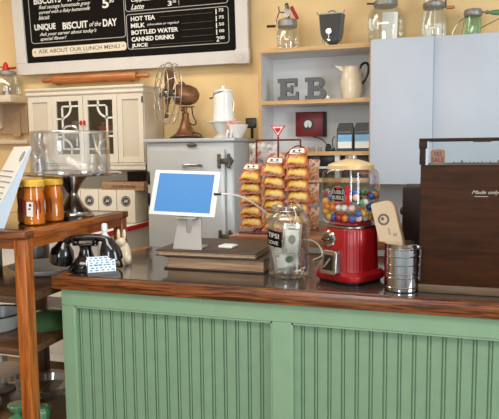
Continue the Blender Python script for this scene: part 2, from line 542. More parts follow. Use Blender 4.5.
def bead_panel(x0, x1, first, pitch):
    """board face with paired grooves and a round bead between them, standing at y = 0.034"""
    prof = [(x0, 0.034)]
    g = first
    while g - 0.009 > x0 and g < x1:
        if g + 0.009 < x1:
            prof += [(g - 0.0070, 0.034), (g - 0.0060, 0.0402), (g - 0.0046, 0.0402)]
            for k in range(7):
                a = PI * k / 6
                prof.append((g - 0.0044 * math.cos(a), 0.0402 - 0.0066 * math.sin(a)))
            prof += [(g + 0.0046, 0.0402), (g + 0.0060, 0.0402), (g + 0.0070, 0.034)]
        g += pitch
    prof.append((x1, 0.034))
    mb = MB()
    lo = [mb.bm.verts.new((x, y, 0.13)) for x, y in prof]
    hi = [mb.bm.verts.new((x, y, 0.915)) for x, y in prof]
    for i in range(len(prof) - 1):
        mb.bm.faces.new((lo[i], lo[i + 1], hi[i + 1], hi[i]))
    bl = [mb.bm.verts.new((x, 0.0495, z)) for x, z in ((x0, 0.13), (x1, 0.13), (x1, 0.915), (x0, 0.915))]
    mb.bm.faces.new(bl[::-1])
    mb.build('beadboard_panel', M_bead, cnt, smooth=30, recalc=False)


bead_panel(0.04, 0.81, 0.062, 0.0436)
bead_panel(0.86, 1.85, 0.900, 0.0440)
bead_panel(1.90, X1, 1.940, 0.0440)
t = MB()
for (x0, x1) in ((0.05, 0.80), (0.866, 1.84)):
    t.box(x0, x0 + 0.005, 0.018, 0.036, 0.14, 0.908)
    t.box(x1 - 0.005, x1, 0.018, 0.036, 0.14, 0.908)
    t.box(x0, x1, 0.018, 0.036, 0.902, 0.908)
t.build('panel_trim', M_green, cnt)

# ------------------------------------------------------------------ glass topped display table (left)
TX0, TX1, TY0, TY1 = -1.86, -1.345, 1.70, 2.42
tb = thing('display_table', 'tall oak side table with glass top and open shelves beside the counter', 'table', (TX0, TY0, 0))
w, d = TX1 - TX0, TY1 - TY0
MB().box(0, w, 0, 0.05, 1.172, 1.2, bev=0.004).build('front_rail', M_oak, tb)
MB().box(0, w, d - 0.05, d, 1.172, 1.2, bev=0.004).build('back_rail', M_oak, tb)
MB().box(w - 0.05, w, 0.05, d - 0.05, 1.172, 1.2, bev=0.004).build('side_rail', M_oak_y, tb)
MB().box(0, 0.05, 0.05, d - 0.05, 1.172, 1.2, bev=0.004).build('side_rail', M_oak_y, tb)
MB().box(0.045, w - 0.035, 0.045, d - 0.045, 1.190, 1.2008).build('glass_top', M_blackglass, tb)
MB().box(0.04, w - 0.04, 0.012, 0.03, 1.136, 1.172).build('apron', M_oak, tb)
MB().box(0.04, w - 0.04, d - 0.03, d - 0.012, 1.136, 1.172).build('apron', M_oak, tb)
MB().box(w - 0.03, w - 0.012, 0.04, d - 0.04, 1.136, 1.172).build('apron', M_oak_y, tb)
MB().box(0.012, 0.03, 0.04, d - 0.04, 1.136, 1.172).build('apron', M_oak_y, tb)
MB().box(w - 0.052, w - 0.006, 0.006, 0.05, 0, 1.172, bev=0.003).build('leg', M_oak_z, tb)
MB().box(0.006, 0.052, 0.006, 0.05, 0, 1.172, bev=0.003).build('leg', M_oak_z, tb)
MB().box(w - 0.052, w - 0.006, d - 0.05, d - 0.006, 0, 1.172, bev=0.003).build('leg', M_oak_z, tb)
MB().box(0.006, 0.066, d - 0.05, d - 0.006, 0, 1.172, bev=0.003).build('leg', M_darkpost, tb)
for z in (0.968, 0.78, 0.42):
    MB().box(0.052, w - 0.052, 0.012, d - 0.012, z - 0.025, z, bev=0.002).build('shelf', M_shelfw, tb)
    MB().box(w - 0.053, w - 0.02, 0.05, d - 0.05, z - 0.025, z).build('shelf_cleat', M_shelfw, tb)
    MB().box(0.02, 0.053, 0.05, d - 0.05, z - 0.025, z).build('shelf_cleat', M_shelfw, tb)

# ------------------------------------------------------------------ work table behind the counter (carries the snack rack)
wt = thing('work_table', 'brown wooden work table standing behind the counter under the snack rack', 'table', (-0.93, 2.60, 0))
MB().box(0, 1.25, 0, 0.66, 1.035, 1.075, bev=0.004).build('table_top', M_work, wt)
for x in (0.03, 1.17):
    for y in (0.03, 0.58):
        MB().box(x, x + 0.05, y, y + 0.05, 0, 1.035).build('leg', M_work, wt)

# ------------------------------------------------------------------ vintage refrigerator
FX0, FX1, FY0, FZ = -1.776, -1.178, 3.42, 1.545
fr = thing('refrigerator', 'old white enamel icebox with dark strap hinges behind the tablet', 'refrigerator', (FX0, FY0, 0))
fw_ = FX1 - FX0
MB().box(0.004, fw_ - 0.002, 0.012, 0.478, 0.10, 1.525, bev=0.02).build('cabinet', M_fridge, fr)
MB().box(-0.004, fw_ + 0.006, -0.006, 0.478, 1.522, FZ, bev=0.007).build('top_slab', M_fridge, fr)
MB().box(0.042, 0.545, -0.020, 0.013, 0.28, 1.478, bev=0.010).build('door', M_fridge, fr)
for x in (0.03, fw_ - 0.07):
    for y in (0.04, 0.40):
        MB().box(x, x + 0.04, y, y + 0.04, 0, 0.10).build('foot', M_fridge, fr)
for z in (1.405, 0.945):
    h = MB()
    h.box(0.505, 0.575, -0.028, -0.018, z - 0.016, z + 0.016, bev=0.004)
    for xx in (0.510, 0.572):
        h.cyl((xx, -0.026, z - 0.034), (xx, -0.026, z + 0.034), 0.010, n=12)
        h.ball((xx, -0.026, z - 0.034), 0.011, u=10, v=6); h.ball((xx, -0.026, z + 0.034), 0.011, u=10, v=6)
    h.prism([(0.497, z), (0.51, z + 0.022), (0.523, z), (0.51, z - 0.022)], -0.028, -0.018)
    h.prism([(0.575, z + 0.025), (0.592, z), (0.575, z - 0.025)], -0.028, 0.014)
    h.build('hinge', M_hinge, fr)
for z in (1.300, 1.165):
    h = MB()
    h.ball((0.028, -0.004, z), 0.020, 0.75, 0.5, 2.2, u=14, v=10)
    h.cyl((0.028, -0.012, z - 0.014), (0.028, -0.012, z + 0.014), 0.007, n=10)
    h.build('latch', M_black, fr)
h = MB(); h.ball((0.322, 0.006, 1.502), 0.034, 1.0, 0.3, 0.36); h.box(0.30, 0.345, -0.008, 0.01, 1.496, 1.508); h.build('maker_badge', M_hinge, fr)
h = MB(); h.tube([(0.275, -0.02, 1.378), (0.285, -0.045, 1.381), (0.335, -0.052, 1.383), (0.385, -0.045, 1.381), (0.395, -0.02, 1.378)], 0.009, smooth=2); h.build('door_handle', M_steel, fr)

# ------------------------------------------------------------------ kitchen hutch (left, behind)
HX0, HX1, HY0 = -2.785, -1.872, 3.62
hw = HX1 - HX0
hu = thing('kitchen_hutch', 'cream painted kitchen hutch with fretwork glass doors and rolling pin on top', 'cabinet', (HX0, HY0, 0))
c = MB()
c.box(0, 0.02, 0.004, 0.28, 1.345, 1.86)
c.box(hw - 0.02, hw, 0.004, 0.28, 1.345, 1.86)
c.box(0.02, hw - 0.02, 0.26, 0.28, 1.345, 1.86)
c.box(0.02, hw - 0.02, 0.004, 0.26, 1.345, 1.365)
c.box(0.02, hw - 0.02, 0.004, 0.26, 1.84, 1.86)
c.build('upper_case', M_cream, hu)
c = MB()
c.box(-0.006, hw + 0.004, -0.012, 0.28, 1.86, 1.875, bev=0.004)
c.box(-0.003, hw + 0.002, -0.006, 0.28, 1.875, 1.892)
c.box(-0.010, hw + 0.008, -0.018, 0.28, 1.892, 1.91, bev=0.006)
c.build('cornice', M_cream, hu)
c = MB()
c.box(0, hw, -0.004, 0.02, 1.345, 1.378, bev=0.003)
c.box(0.0, hw, -0.012, 0.02, 1.378, 1.390, bev=0.003)
c.build('bottom_ledge', M_cream, hu)
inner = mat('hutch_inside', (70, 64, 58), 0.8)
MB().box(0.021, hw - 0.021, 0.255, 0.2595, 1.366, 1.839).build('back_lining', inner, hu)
MB().box(0.021, hw - 0.021, 0.05, 0.255, 1.60, 1.612).build('inside_shelf', M_cream, hu)


def flat_door(x0, x1):
    dm = MB()
    z0, z1 = 1.393, 1.850
    s = 0.036
    dm.box(x0, x0 + s, -0.012, 0.003, z0, z1); dm.box(x1 - s, x1, -0.012, 0.003, z0, z1)
    dm.box(x0 + s, x1 - s, -0.012, 0.003, z1 - s, z1); dm.box(x0 + s, x1 - s, -0.012, 0.003, z0, z0 + s)
    o = dm.build('door', M_cream, hu, bevel=0.002)
    MB().box(x0 + s - 0.002, x1 - s + 0.002, -0.003, 0.003, z0 + s - 0.002, z1 - s + 0.002).build('door_panel', M_cream2, o)
    return o


def fret_door(x0, x1, side):
    dm = MB()
    z0, z1 = 1.393, 1.850
    s = 0.034
    dm.box(x0, x0 + s, -0.012, 0.003, z0, z1); dm.box(x1 - s, x1, -0.012, 0.003, z0, z1)
    dm.box(x0 + s, x1 - s, -0.012, 0.003, z1 - s, z1); dm.box(x0 + s, x1 - s, -0.012, 0.003, z0, z0 + 0.06)
    o = dm.build('door', M_cream, hu, bevel=0.002)
    a, b_, lo, hi = x0 + s, x1 - s, z0 + 0.06, z1 - s
    MB().box(a - 0.002, b_ + 0.002, -0.001, 0.001, lo - 0.002, hi + 0.002).build('door_glass', G_clear, o)
    fm = MB()
    k = 0.011; of = 0.040
    y0, y1 = -0.010, -0.0015
    outer = a if side < 0 else b_
    sg = 1 if side < 0 else -1
    def bar(u0, u1, v0, v1):
        xa, xb = outer + sg * u0, outer + sg * u1
        fm.box(min(xa, xb), max(xa, xb), y0, y1, v0, v1)
    W_ = b_ - a
    bar(of, of + k, lo + 0.03, hi - of + k)                       # long upright
    bar(of, W_, hi - of, hi - of + k)                            # top bar
    bar(of, W_, lo + 0.03, lo + 0.03 + k)                        # bottom bar
    for v in (hi - 0.125, lo + 0.115):
        bar(0, of + k * 1.6, v, v + k)
    for u in (0.105,):
        bar(u, u + k, hi - of, hi); bar(u, u + k, lo, lo + 0.03)
    cx = outer + sg * of
    for (cz, q) in ((hi - of, 1), (lo + 0.03, -1)):
        # quarter round bracing the corner
        if sg > 0: a0, a1 = (-PI / 2, 0) if q > 0 else (0, PI / 2)
        else: a0, a1 = (PI, 1.5 * PI) if q > 0 else (PI / 2, PI)
        fm.ring(0.068, 0.080, y0, y1, (cx, cz), 14, a0, a1)
    fm.build('fretwork', M_frame, o)
    kx = x1 - 0.012 if side < 0 else x0 + 0.012
    km = MB(); km.box(kx - 0.005, kx + 0.005, -0.026, -0.012, 1.650, 1.682, bev=0.003); km.cyl((kx, -0.026, 1.665), (kx, -0.034, 1.665), 0.006, n=12)
    km.build('door_catch', M_redtag, o)
    return o


flat_door(0.012, 0.205)
fret_door(0.190 + 0.017, 0.190 + 0.262, -1)
fret_door(0.456, 0.715, 1)
o_ = flat_door(0.718, hw - 0.004)
MB().cyl((hw - 0.006, -0.014, 1.79), (hw - 0.006, -0.014, 1.83), 0.006, n=10).build('hinge', M_darksteel, o_)
b_ = MB()
b_.box(0.0, hw, 0.26, 0.28, 0.985, 1.345)
b_.box(0.0, 0.02, 0.10, 0.26, 0.985, 1.345)
b_.build('splash_back', M_cream2, hu)
MB().box(-0.01, hw - 0.03, -0.55, 0.28, 0.965, 0.985, bev=0.003).build('enamel_worktop', M_white, hu)
rt = MB()
rt.box(hw - 0.03, hw - 0.024, -0.556, 0.28, 0.958, 0.988)
rt.box(-0.01, hw - 0.024, -0.556, -0.55, 0.958, 0.988)
rt.build('red_rim', M_redtag, hu)['label'] = 'red rim of the worktop'
MB().box(0.0, hw - 0.04, -0.50, 0.28, 0.16, 0.962).build('base_cabinet', M_frame, hu)
for i in range(2):
    x0 = 0.03 + i * 0.42
    q = MB().box(x0, x0 + 0.39, -0.515, -0.5, 0.22, 0.92, bev=0.004).build('base_door', M_frame, hu)
    MB().ball((x0 + (0.36 if i == 0 else 0.03), -0.525, 0.62), 0.014).build('door_knob', M_steel, q)
for x in (0.02, hw - 0.10):
    for y in (-0.47, 0.2):
        MB().box(x, x + 0.05, y, y + 0.05, 0.0, 0.16).build('leg', M_fridge, hu)

# things inside the hutch
def lathe_thing(name, label, cat, loc, prof, material, group=None, n=32, **kw):
    o = MB().lathe(prof, n=n, **kw).build(name, material)
    o.location = loc
    return tag(o, label, cat, group)


lathe_thing('mixing_bowl', 'steel bowl on the hutch shelf behind the right fretwork door', 'bowl', (-2.22, 3.78, 1.6125), [(0.03, 0), (0.035, 0.004), (0.062, 0.03), (0.075, 0.06), (0.072, 0.06), (0.058, 0.03), (0.0, 0.008)], M_chrome)
lathe_thing('plate_stack', 'stack of pale plates inside the hutch behind the left fretwork door', 'plates', (-2.45, 3.78, 1.6125), [(0.035, 0), (0.06, 0.012), (0.07, 0.018), (0.07, 0.075), (0.06, 0.07), (0.0, 0.066)], M_taupe)
t_ = tag(MB().box(-0.05, 0.05, -0.03, 0.03, 0, 0.035, bev=0.006).build('small_tin', M_redwood), 'flat red tin inside the hutch beside the steel bowl', 'tin')
t_.location = (-2.20, 3.70, 1.6125)

# rolling pin on the hutch
rpn = thing('rolling_pin', 'wooden rolling pin hung level on the wall just above the cream hutch', 'rolling pin', (-2.392, 3.86, 1.998))
MB().lathe([(0.0, -0.345), (0.026, -0.345), (0.0325, -0.332), (0.0325, 0.332), (0.026, 0.345), (0.0, 0.345)], M=Matrix.Rotation(R(90), 4, 'Y')).build('roller', M_pin, rpn)
for s_ in (-1, 1):
    MB().lathe([(0.010, 0.342), (0.012, 0.358), (0.016, 0.372), (0.0185, 0.40), (0.017, 0.425), (0.012, 0.436), (0.0, 0.438)], n=24, M=Matrix.Rotation(R(90 * s_), 4, 'Y')).build('handle', M_pin, rpn)
for x in (-0.3, 0.3):
    MB().tube([(x, 0.058, -0.02), (x, 0.02, -0.036), (x, -0.02, -0.036)], 0.003, 6).build('wall_hook', M_darksteel, rpn)

# boxes and plank under the hutch
for i in range(5):
    x = -2.572 + i * 0.1405
    lab = ['white box with round black emblem, half hidden behind the cake stand foot', 'white emblem box just right of the cake stand foot, under the hutch',
           'white emblem box under the left end of the wooden plank', 'white emblem box under the middle of the wooden plank',
           'white emblem box nearest the icebox, under the right end of the plank'][i]
    bx = thing('storage_box', lab, 'box', (x, 3.585, 0.9885), group='emblem boxes under the hutch')
    MB().box(-0.068, 0.068, 0, 0.18, 0.0, 0.222, bev=0.003).build('carton', M_cream, bx)
    em = MB(); em.disc(0.036, -0.0012, 0.0005, (0, 0.146), 28)
    e0 = em.build('emblem', M_ink, bx)
    em = MB(); em.ring(0.027, 0.0305, -0.002, -0.0005, (0, 0.146), 28)
    em.prism([(-0.018, 0.133), (-0.004, 0.163), (0.004, 0.151), (0.018, 0.161), (0.010, 0.133), (0.0, 0.141)], -0.002, -0.0005)
    em.build('emblem_print', M_chalk2, e0)
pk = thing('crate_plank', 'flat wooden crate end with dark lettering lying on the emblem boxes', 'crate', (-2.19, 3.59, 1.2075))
MB().box(0, 0.315, 0, 0.16, 0, 0.055, bev=0.002).build('board', M_crate, pk)
MB().text('HOOSIER BAKERS', 0.075, 0.255, 0.018, 0.036, -0.0005, fat=0.01).build('lettering', M_ink, pk)
MB().box(0.10, 0.30, 0.17, 0.176, 0, 0.12).build('shade_sheet', M_darkbox, pk)  # dark sheet standing in for the shadow behind the plank

# ------------------------------------------------------------------ wall shelf at far left with a glass jar
ws = thing('wall_shelf', 'cream wall shelf on curved brackets at the left edge, jar on top', 'shelf', (-3.45, 3.70, 0))
MB().box(0, 0.455, 0, 0.20, 1.838, 1.890, bev=0.006).build('shelf_board', M_shelfcream, ws)
MB().box(0, 0.455, 0.185, 0.20, 1.615, 1.838).build('back_panel', M_taupewall, ws)
MB().box(0, 0.455, 0.175, 0.2, 1.535, 1.565, bev=0.004).build('peg_rail', M_shelfcream, ws)
for x in (0.20,):
    q = MB()
    pts = [(0, 1.838), (-0.16, 1.838)] + [(-0.16 + 0.16 * math.sin(R(a)) * 0.86, 1.838 - 0.185 * (1 - math.cos(R(a)))) for a in (20, 40, 60, 80, 90)] + [(0, 1.665)]
    q.prism(pts, 0, 0.03, M=Matrix.Translation((x + 0.03, 0.185, 0)) @ Matrix.Rotation(R(90), 4, 'Z'))
    q.build('bracket', M_shelfcream, ws)
MB().prism([(0.33, 1.59), (0.39, 1.59), (0.395, 1.60), (0.395, 1.76), (0.385, 1.772), (0.335, 1.772), (0.325, 1.76), (0.325, 1.60)], 0.172, 0.185).build('batten', M_taupewall, ws)

jr = thing('churn_jar', 'glass beater jar with red knob and wire bail on the left wall shelf', 'jar', (-3.108, 3.808, 1.8905))
MB().lathe([(0.06, 0), (0.100, 0.004), (0.107, 0.020), (0.1075, 0.06), (0.100, 0.10), (0.082, 0.14), (0.074, 0.155)], cap=False).build('jar_glass', G_old, jr)
MB().lathe([(0.0, 0.004), (0.035, 0.004), (0.030, 0.04), (0.022, 0.075), (0.0, 0.078)]).build('beater_paddle', M_steel, jr)
MB().lathe([(0.070, 0.152), (0.072, 0.158), (0.072, 0.178), (0.066, 0.184), (0, 0.186)]).build('lid', M_zinc, jr)
MB().lathe([(0.024, 0.186), (0.026, 0.195), (0.016, 0.235), (0.008, 0.25), (0, 0.252)]).build('knob', M_redtag, jr)
q = MB(); q.tube([(-0.075, 0, 0.13), (-0.078, 0, 0.19), (-0.05, 0, 0.22), (-0.01, 0, 0.215)], 0.004, smooth=2); q.build('wire_bail', M_darksteel, jr)
MB().tube([(0.02, 0, 0.2), (0.05, 0, 0.21), (0.07, 0, 0.195)], 0.004, smooth=1).build('wire_bail', M_darksteel, jr)
MB().cyl((0.055, -0.03, 0.198), (0.115, -0.03, 0.200), 0.008, n=12).build('crank_handle', M_redwood, jr)

# ------------------------------------------------------------------ menu board
mb_ = thing('menu_board', 'large black menu board in white frame tilted out from the tan wall', 'sign', (-3.03, 3.868, 2.042), rot=(R(3.5), 0, 0))
BW, BH = 1.817, 1.02
q = MB()
q.box(0.0, 0.09, -0.030, 0.0, 0.086, BH); q.box(BW - 0.085, BW, -0.030, 0.0, 0.086, BH)
q.box(0.0, BW, -0.0302, 0.0, 0.002, 0.086); q.box(0.0, BW, -0.0302, 0.0, BH, BH + 0.086)
q.build('frame', M_menuframe, mb_, bevel=0.003)
MB().box(0.085, BW - 0.08, -0.016, -0.001, 0.08, BH + 0.004).build('chalk_panel', M_board, mb_)
q = MB(); q.box(BW - 0.090, BW + 0.006, -0.038, 0.0, -0.002, 0.092, bev=0.003); q.build('corner_block', M_menuframe, mb_)
q = MB(); q.ring(0.016, 0.022, -0.041, -0.037, (BW - 0.042, 0.044), 28); q.disc(0.009, -0.041, -0.037, (BW - 0.042, 0.044), 20); q.build('rosette', M_menuframe, mb_)
q = MB(); q.box(-0.006, 0.092, -0.038, 0.0, BH - 0.004, BH + 0.09, bev=0.003); q.build('corner_block', M_menuframe, mb_)
YF = -0.0165
# ruled boxes
L_ = MB()
def rule(x0, z0, x1, z1, wd=0.005):
    L_.box(min(x0, x1) - wd / 2, max(x0, x1) + wd / 2, YF - 0.0006, YF, min(z0, z1) - wd / 2, max(z0, z1) + wd / 2)
def rbox(x0, x1, z0, z1):
    r_ = 0.02
    rule(x0 + r_, z0, x1 - r_, z0); rule(x0 + r_, z1, x1 - r_, z1); rule(x0, z0 + r_, x0, z1 - r_); rule(x1, z0 + r_, x1, z1 - r_)
    for cx, cz, a0 in ((x0 + r_, z0 + r_, PI), (x1 - r_, z0 + r_, 1.5 * PI), (x1 - r_, z1 - r_, 0), (x0 + r_, z1 - r_, PI / 2)):
        L_.ring(r_ - 0.0025, r_ + 0.0025, YF - 0.0006, YF, (cx, cz), 6, a0, a0 + PI / 2)
rbox(0.140, 0.918, 0.226, 0.96)
rbox(0.930, 1.682, 0.139, 0.372)
rbox(0.930, 1.682, 0.394, 0.96)
rule(1.332, 0.409, 1.332, 0.46, 0.004)
L_.build('ruled_lines', M_chalk2, mb_)
L_ = MB()
for z in (0.274, 0.230, 0.186):
    rule(1.345, z + 0.012, 1.570, z + 0.012, 0.0022)
rule(1.185, 0.340, 1.570, 0.340, 0.0022); rule(1.11, 0.158, 1.57, 0.158, 0.0022)
L_.build('price_lines', M_priceline, mb_)
def T(s, x0, x1, z0, z1, sh=0.0, fat=0.02):
    MB().text(s, x0, x1, z0, z1, YF, sh, fat).build('script_lettering' if sh > 0.35 else 'lettering', M_chalk, mb_)
T('BISCUITS', 0.186, 0.415, 0.499, 0.549); T('n', 0.47, 0.505, 0.499, 0.53, 0.3); T('GRAVY', 0.545, 0.70, 0.499, 0.549)
T('5', 0.748, 0.800, 0.430, 0.498, 0, 0.03); T('50', 0.804, 0.842, 0.464, 0.494)
T('UNIQUE', 0.174, 0.355, 0.310, 0.360, 0, 0.03); T('BISCUIT', 0.414, 0.622, 0.309, 0.358, 0, 0.03); T('of the', 0.634, 0.728, 0.315, 0.346, 0.4, 0.005); T('DAY', 0.744, 0.856, 0.306, 0.357, 0, 0.03)
T('Real sausage homemade gravy', 0.224, 0.655, 0.456, 0.490, 0.45, 0.006)
T('served with a flaky buttermilk', 0.220, 0.652, 0.422, 0.453, 0.45, 0.006)
T('biscuit', 0.216, 0.312, 0.390, 0.420, 0.45, 0.008)
T("Ask your server about today's", 0.212, 0.690, 0.268, 0.300, 0.45, 0.006)
T('special flavor!', 0.216, 0.440, 0.236, 0.266, 0.45, 0.006)
T('Cappuccino', 0.975, 1.190, 0.448, 0.481, 0.45, 0.012); T('Latte', 0.970, 1.072, 0.403, 0.439, 0.45, 0.012); T('3', 1.250, 1.280, 0.407, 0.440, 0, 0.02); T('50', 1.287, 1.312, 0.424, 0.440)
T('(chocolate or regular)', 1.088, 1.325, 0.285, 0.304, 0.4, 0.004)
T('HOT TEA', 0.965, 1.150, 0.326, 0.357, 0, 0.03); T('MILK', 0.963, 1.072, 0.281, 0.311, 0, 0.03); T('BOTTLED WATER', 0.964, 1.318, 0.235, 0.265, 0, 0.03); T('CANNED DRINKS', 0.962, 1.286, 0.189, 0.219, 0, 0.03); T('JUICE', 0.960, 1.084, 0.144, 0.175, 0, 0.03)
for i, (z, a_, s_) in enumerate(((0.327, '1', '75'), (0.282, '1', '75'), (0.238, '1', '50'), (0.195, '1', '00'), (0.151, '2', '00'))):
    T(a_, 1.593, 1.600 if a_ == '1' else 1.612, z, z + 0.034); T(s_, 1.614, 1.650, z + 0.014, z + 0.034)
st = MB().prism([(0.152, 0.130), (0.905, 0.136), (0.919, 0.147), (0.919, 0.182), (0.906, 0.194), (0.152, 0.190), (0.140, 0.178), (0.140, 0.142)], YF - 0.004, YF + 0.0005).build('lunch_strip', M_strip, mb_)
tx = MB(); tx.text('ASK ABOUT OUR LUNCH MENU', 0.196, 0.868, 0.152, 0.180, YF - 0.004, 0, 0.01)
for x_, z_ in ((0.164, 0.163), (0.897, 0.166)):
    MB().ring(0.004, 0.007, YF - 0.005, YF - 0.0038, (x_, z_), 12).build('strip_stud', M_stripink, st)
MB().text('soups sandwiches', 0.49, 0.61, 0.137, 0.144, YF - 0.004).build('small_lettering', M_stripink, st)
tx.build('lettering', M_stripink, st)

# ------------------------------------------------------------------ wall cabinet with sliding doors
CX0, CX1, CY0 = -1.086, 0.60, 3.63
ca = thing('wall_cabinet', 'white wall cabinet with pine edges, open shelves left of plain sliding doors', 'cabinet', (CX0, CY0, 0))
cw = CX1 - CX0
CZ = [1.268, 1.432, 1.747, 2.062]       # undersides of the boards
MB().box(0, cw, 0.285, 0.290, 1.268, 2.088).build('back_panel', M_case, ca)
sp = MB().box(0, 0.020, 0.004, 0.285, 1.268, 2.062).build('side_panel', M_case, ca)
MB().box(0, 0.020, 0.0, 0.004, 1.268, 2.062).build('edge_band', M_pine_z, sp)
dv = MB().box(0.682, 0.700, 0.004, 0.285, 1.268, 2.062).build('side_panel', M_case, ca)
MB().box(0.682, 0.700, 0.0, 0.004, 1.268, 2.062).build('edge_band', M_pine_z, dv)
MB().box(cw - 0.02, cw, 0.004, 0.285, 1.268, 2.062).build('side_panel', M_case, ca)
for nm, z, x1_, th in (('top_board', 2.062, cw, 0.026), ('shelf', 1.747, 0.682, 0.024), ('shelf', 1.432, 0.682, 0.024), ('bottom_board', 1.268, cw, 0.026)):
    x0_ = 0 if nm == 'top_board' else 0.02
    s_ = MB().box(x0_, x1_, 0.004, 0.285, z, z + th).build(nm, M_case, ca)
    MB().box(x0_, x1_, 0.0, 0.004, z, z + th).build('edge_band', M_pine, s_)
MB().box(0.478, 0.505, 0.01, 0.285, 1.294, 1.432).build('cubby_divider', M_case, ca)
MB().box(0.02, 0.478, 0.01, 0.285, 1.352, 1.364).build('cubby_shelf', M_case, ca)
MB().box(0.693, 1.041, -0.040, -0.022, 1.262, 2.096, bev=0.002).build('sliding_door', M_door, ca)
MB().box(1.0405, cw + 0.01, -0.020, -0.003, 1.262, 2.096, bev=0.002).build('sliding_door', M_door, ca)

# black boxes in the cubbies, plus one block standing in for a dark interior
def solid(name, label, cat, loc, dims, material, group=None, bev=0.003):
    o = MB().box(0, dims[0], 0, dims[1], 0, dims[2], bev=bev).build(name, material)
    o.location = loc
    return tag(o, label, cat, group)
solid('carton_or_shade_block', 'black box in the upper cubby right beside the snack bags', 'box', (-0.800, 3.66, 1.3645), (0.098, 0.2, 0.068), M_black)
solid('carton_or_shade_block', 'black box in the upper cubby against the white divider', 'box', (-0.700, 3.66, 1.3645), (0.088, 0.2, 0.066), M_black)
solid('carton_or_shade_block', 'black box in the lowest cubby behind the snack bags', 'box', (-0.790, 3.66, 1.2945), (0.17, 0.2, 0.053), M_black)
solid('carton_or_shade_block', 'wide black block standing in for shade in the cubby above the gumball machine lid', 'box', (-0.570, 3.68, 1.2945), (0.16, 0.18, 0.135), M_blackbag)  # no carton: added block that paints the shaded cubby interior
cs = MB().lathe([(0.026, 0), (0.030, 0.008), (0.026, 0.02), (0.028, 0.028), (0, 0.03)], n=20).build('pale_cup', M_taupe); cs.location = (-0.49, 3.655, 1.43); 
bpy.data.objects.remove(cs)

# grey letters
le = MB()
h, wd = 0.134, 0.130
le.prism([(0, 0), (wd, 0), (wd, 0.052), (wd - 0.014, 0.052), (wd - 0.018, 0.027), (0.054, 0.027), (0.054, 0.056), (0.080, 0.056), (0.080, 0.044), (0.094, 0.044), (0.094, 0.092), (0.080, 0.092), (0.080, 0.080), (0.054, 0.080),
          (0.054, h - 0.026), (wd - 0.026, h - 0.026), (wd - 0.024, h - 0.050), (wd - 0.008, h - 0.050), (wd - 0.008, h), (0, h), (0, h - 0.024), (0.016, h - 0.024), (0.016, 0.025), (0, 0.025)], 0, 0.03)
oE = tag(le.build('block_letter', M_letter, bevel=0.0015), 'grey slab serif letter E on the cabinet shelf', 'letter', 'grey letters on the shelf')
oE.location = (-0.968, 3.652, 1.7715)
le = MB()
def strip(pts_o, pts_i):
    """solid band between two outlines with the same number of points"""
    k = len(pts_o)
    V = [[le.bm.verts.new((x, y, z)) for x, z in P] for y in (0, 0.03) for P in (pts_o, pts_i)]
    for i in range(k):
        j = (i + 1) % k
        le.bm.faces.new((V[0][i], V[0][j], V[1][j], V[1][i])); le.bm.faces.new((V[2][j], V[2][i], V[3][i], V[3][j]))
        le.bm.faces.new((V[0][j], V[0][i], V[2][i], V[2][j])); le.bm.faces.new((V[1][i], V[1][j], V[3][j], V[3][i]))
def bowl_pts(x0, xr, z0, z1, n=10):
    r = (z1 - z0) / 2
    return [(x0, z0)] + [(xr - r + r * math.cos(-PI / 2 + PI * i / n), z0 + r + r * math.sin(-PI / 2 + PI * i / n)) for i in range(n + 1)] + [(x0, z1)]
strip(bowl_pts(0.016, 0.128, 0.0, 0.071), bowl_pts(0.050, 0.096, 0.024, 0.052))
strip(bowl_pts(0.016, 0.120, 0.0711, h), bowl_pts(0.050, 0.088, 0.084, h - 0.024))
le.box(0, 0.0159, 0, 0.03, 0, 0.025); le.box(0, 0.0159, 0, 0.03, h - 0.025, h)
oB = tag(le.build('block_letter', M_letter), 'grey slab serif letter B beside the ivory pitcher', 'letter', 'grey letters on the shelf')
oB.location = (-0.795, 3.652, 1.7715)
kb = MB().ball((0, 0, 0.011), 0.011).build('white_knob', M_white); kb.location = (-0.655, 3.655, 1.7715); tag(kb, 'tiny white ball on the shelf edge by the letter B', 'knob')

# ivory pitcher
pi_ = thing('enamel_pitcher', 'ivory enamel pitcher with black handle on the upper cabinet shelf', 'pitcher', (-0.530, 3.77, 1.7715))
MB().lathe([(0.0, 0.002), (0.052, 0.0), (0.058, 0.006), (0.066, 0.05), (0.067, 0.10), (0.060, 0.145), (0.052, 0.180), (0.053, 0.196), (0.058, 0.202), (0.052, 0.198), (0.046, 0.18), (0.05, 0.12), (0.0, 0.10)], n=40).build('jug', M_ivory, pi_)
q = MB()
q.prism([(-0.046, 0.165), (-0.098, 0.207), (-0.094, 0.210), (-0.050, 0.203), (-0.03, 0.200)], -0.020, 0.020)
q.build('spout', M_ivory, pi_)
MB().tube([(0.050, 0, 0.186), (0.066, 0, 0.216), (0.094, 0, 0.222), (0.108, 0, 0.195), (0.100, 0, 0.15), (0.084, 0, 0.115), (0.066, 0, 0.095)], 0.008, smooth=2).build('handle', M_black, pi_)

